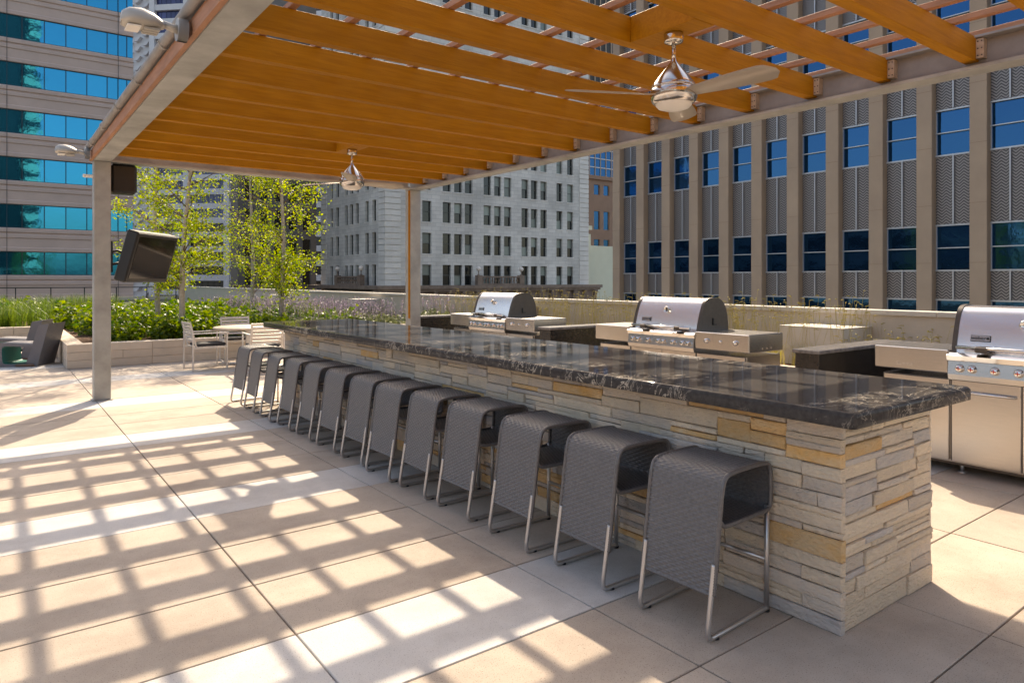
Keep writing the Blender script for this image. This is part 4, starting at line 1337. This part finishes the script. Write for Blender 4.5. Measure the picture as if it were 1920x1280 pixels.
# stepped side with staggered fins
zig = MB().prism([(-.9, 0), (-.2, .9), (.6, .9), (-.1, 0)], -.45, .45, 'y').mesh("fin", 'tower')
MB().box(-7.5, -.61, 1.6, 20, 0, 119).build("side_wall", 'tower', TW)
for r in range(3):
    for k in range(46):
        add("fin", zig, TW, (-1.9 - r * 2.1, 1.15, 20 + k * 2.1 + (r % 2) * 1.0))

# --- brown block with blue windows, glass tower and pale annex in the gap
BB = thing("brown_block", "brown stone building with blue windows in the gap left of the chevron block", "building", (*cam_pt(1130, 150), -26), 0)
bxx, byy = cam_pt(1105, 150)
PB = lambda u, z, d: (bxx + u, byy + d, z)
winB = [(1.4 + 2.9 * i + (.9 if i % 3 == 2 else 0), 3.2 + 2.9 * i + (.9 if i % 3 == 2 else 0)) for i in range(7)]
rowB = [(-6 + 6.2 * k, -2 + 6.2 * k) for k in range(-1, 4)] + [(20.2, 22.4)]
W(facade(PB, breaks(-4, 26, winB), breaks(-26, 23.5, rowB), lambda i, j: i % 2 == 1 and j % 2 == 1, .4, "wall", 'brownish', BB), BB)
for (z0, z1) in rowB:
    for (u0, u1) in winB:
        f = W(bx(bx(MB(), PB, u0, u0 + .12, z0, z1, .25, .39), PB, u1 - .12, u1, z0, z1, .25, .39).build("window", 'brownish', BB), BB)
        W(bx(MB(), PB, u0 + .12, u1 - .12, z0, z1, .3, .34).build("pane", 'glass_right', f), BB)
W(bx(MB(), PB, -4.4, 26.4, 23.5, 24.3, -.5, 3).build("cornice", 'brownish', BB), BB)
W(bx(MB(), PB, -3.9, 25.9, -26, 23.4, .41, 12).build("core", 'dark_core', BB), BB)

GT = thing("glass_tower", "blue glass tower with pale grid lines rising behind the brown building", "building", (*cam_pt(1130, 240), -26))
gx, gy = cam_pt(1085, 240)
PG = lambda u, z, d: (gx + u, gy + d, z)
W(bx(MB(), PG, -4, 46, -26, 110, .3, 20).build("core", 'dark_core', GT), GT)
gp = bx(MB(), PG, 0, 2.3, 0, 2.7, 0.2, .28).mesh("pane", 'glass_right')
for i in range(14):
    for j in range(8, 22):
        W(add("pane", gp, GT, (i * 2.7, 0, 3.2 * j)), GT)
for i in range(15):
    W(bx(MB(), PG, i * 2.7 - .38, i * 2.7 - .02, -20, 108, .0, .27).build("vertical_rib", 'column', GT), GT)
for j in range(8, 23):
    W(bx(MB(), PG, -4, 46, 3.2 * j - .35, 3.2 * j - .02, .05, .26).build("floor_line", 'tower', GT), GT)

AX = thing("pale_annex", "pale cream annex with a tall dark window slot right of the granite block", "building", (68, 78, -26))
P1 = lambda u, z, d: (u, 78.0 + d, z)
W(facade(P1, [66.2, 68.6, 70.9, 73.4], [-26, -2, 6.2, 10.2], lambda i, j: i == 1 and j == 1, .5, "wall", 'palewall', AX), AX)
W(bx(MB(), P1, 68.6, 70.9, -2, 6.2, .3, .34).build("pane", 'glass_dark', AX), AX)
W(bx(MB(), P1, 71.6, 73.4, -26, 8.6, -.6, -.01).build("pilaster", 'palewall', AX), AX)
W(bx(MB(), P1, 66.2, 73.9, 9.3, 9.9, -.4, -.02).build("cornice", 'palewall', AX), AX)
W(bx(MB(), P1, 73.5, 79.5, -26, 6.9, .4, 8).build("wing", 'palewall', AX), AX)
W(bx(MB(), P1, 66.4, 73.3, -26, 10.1, .51, 8).build("core", 'palewall', AX), AX)

# --- city behind the camera, added for the glass to reflect
def back_block(x0, x1, y0, y1, z1, mt, lab):
    t = thing("city_block", lab, "building", ((x0 + x1) / 2, (y0 + y1) / 2, -26))
    W(MB().box(x0, x1, y0, y1, -26, z1).build("wall", mt, t), t)
    nf = int((z1 + 20) / 4)
    for k in range(nf):
        W(MB().box(x0 - .1, x1 + .1, y0 - .1, y1 + .1, -18 + 4 * k, -16.2 + 4 * k).build("window_band", 'glass_dk2', t), t)
back_block(-75, -45, -40, 30, 8, 'brownish', "brown city block added behind the camera to darken window reflections")
back_block(-45, 5.8, -95, -60, 85, 'glass_dk2', "dark glass city block behind the camera, reflected in the glass strips")
back_block(6.4, 9.2, -90, -58, 88, 'palewall', "slim pale city block behind the camera, beside the dark glass one")
back_block(-70, -40, 40, 110, 14, 'stonegrey2', "grey city block added left of the terrace for window reflections, out of frame")
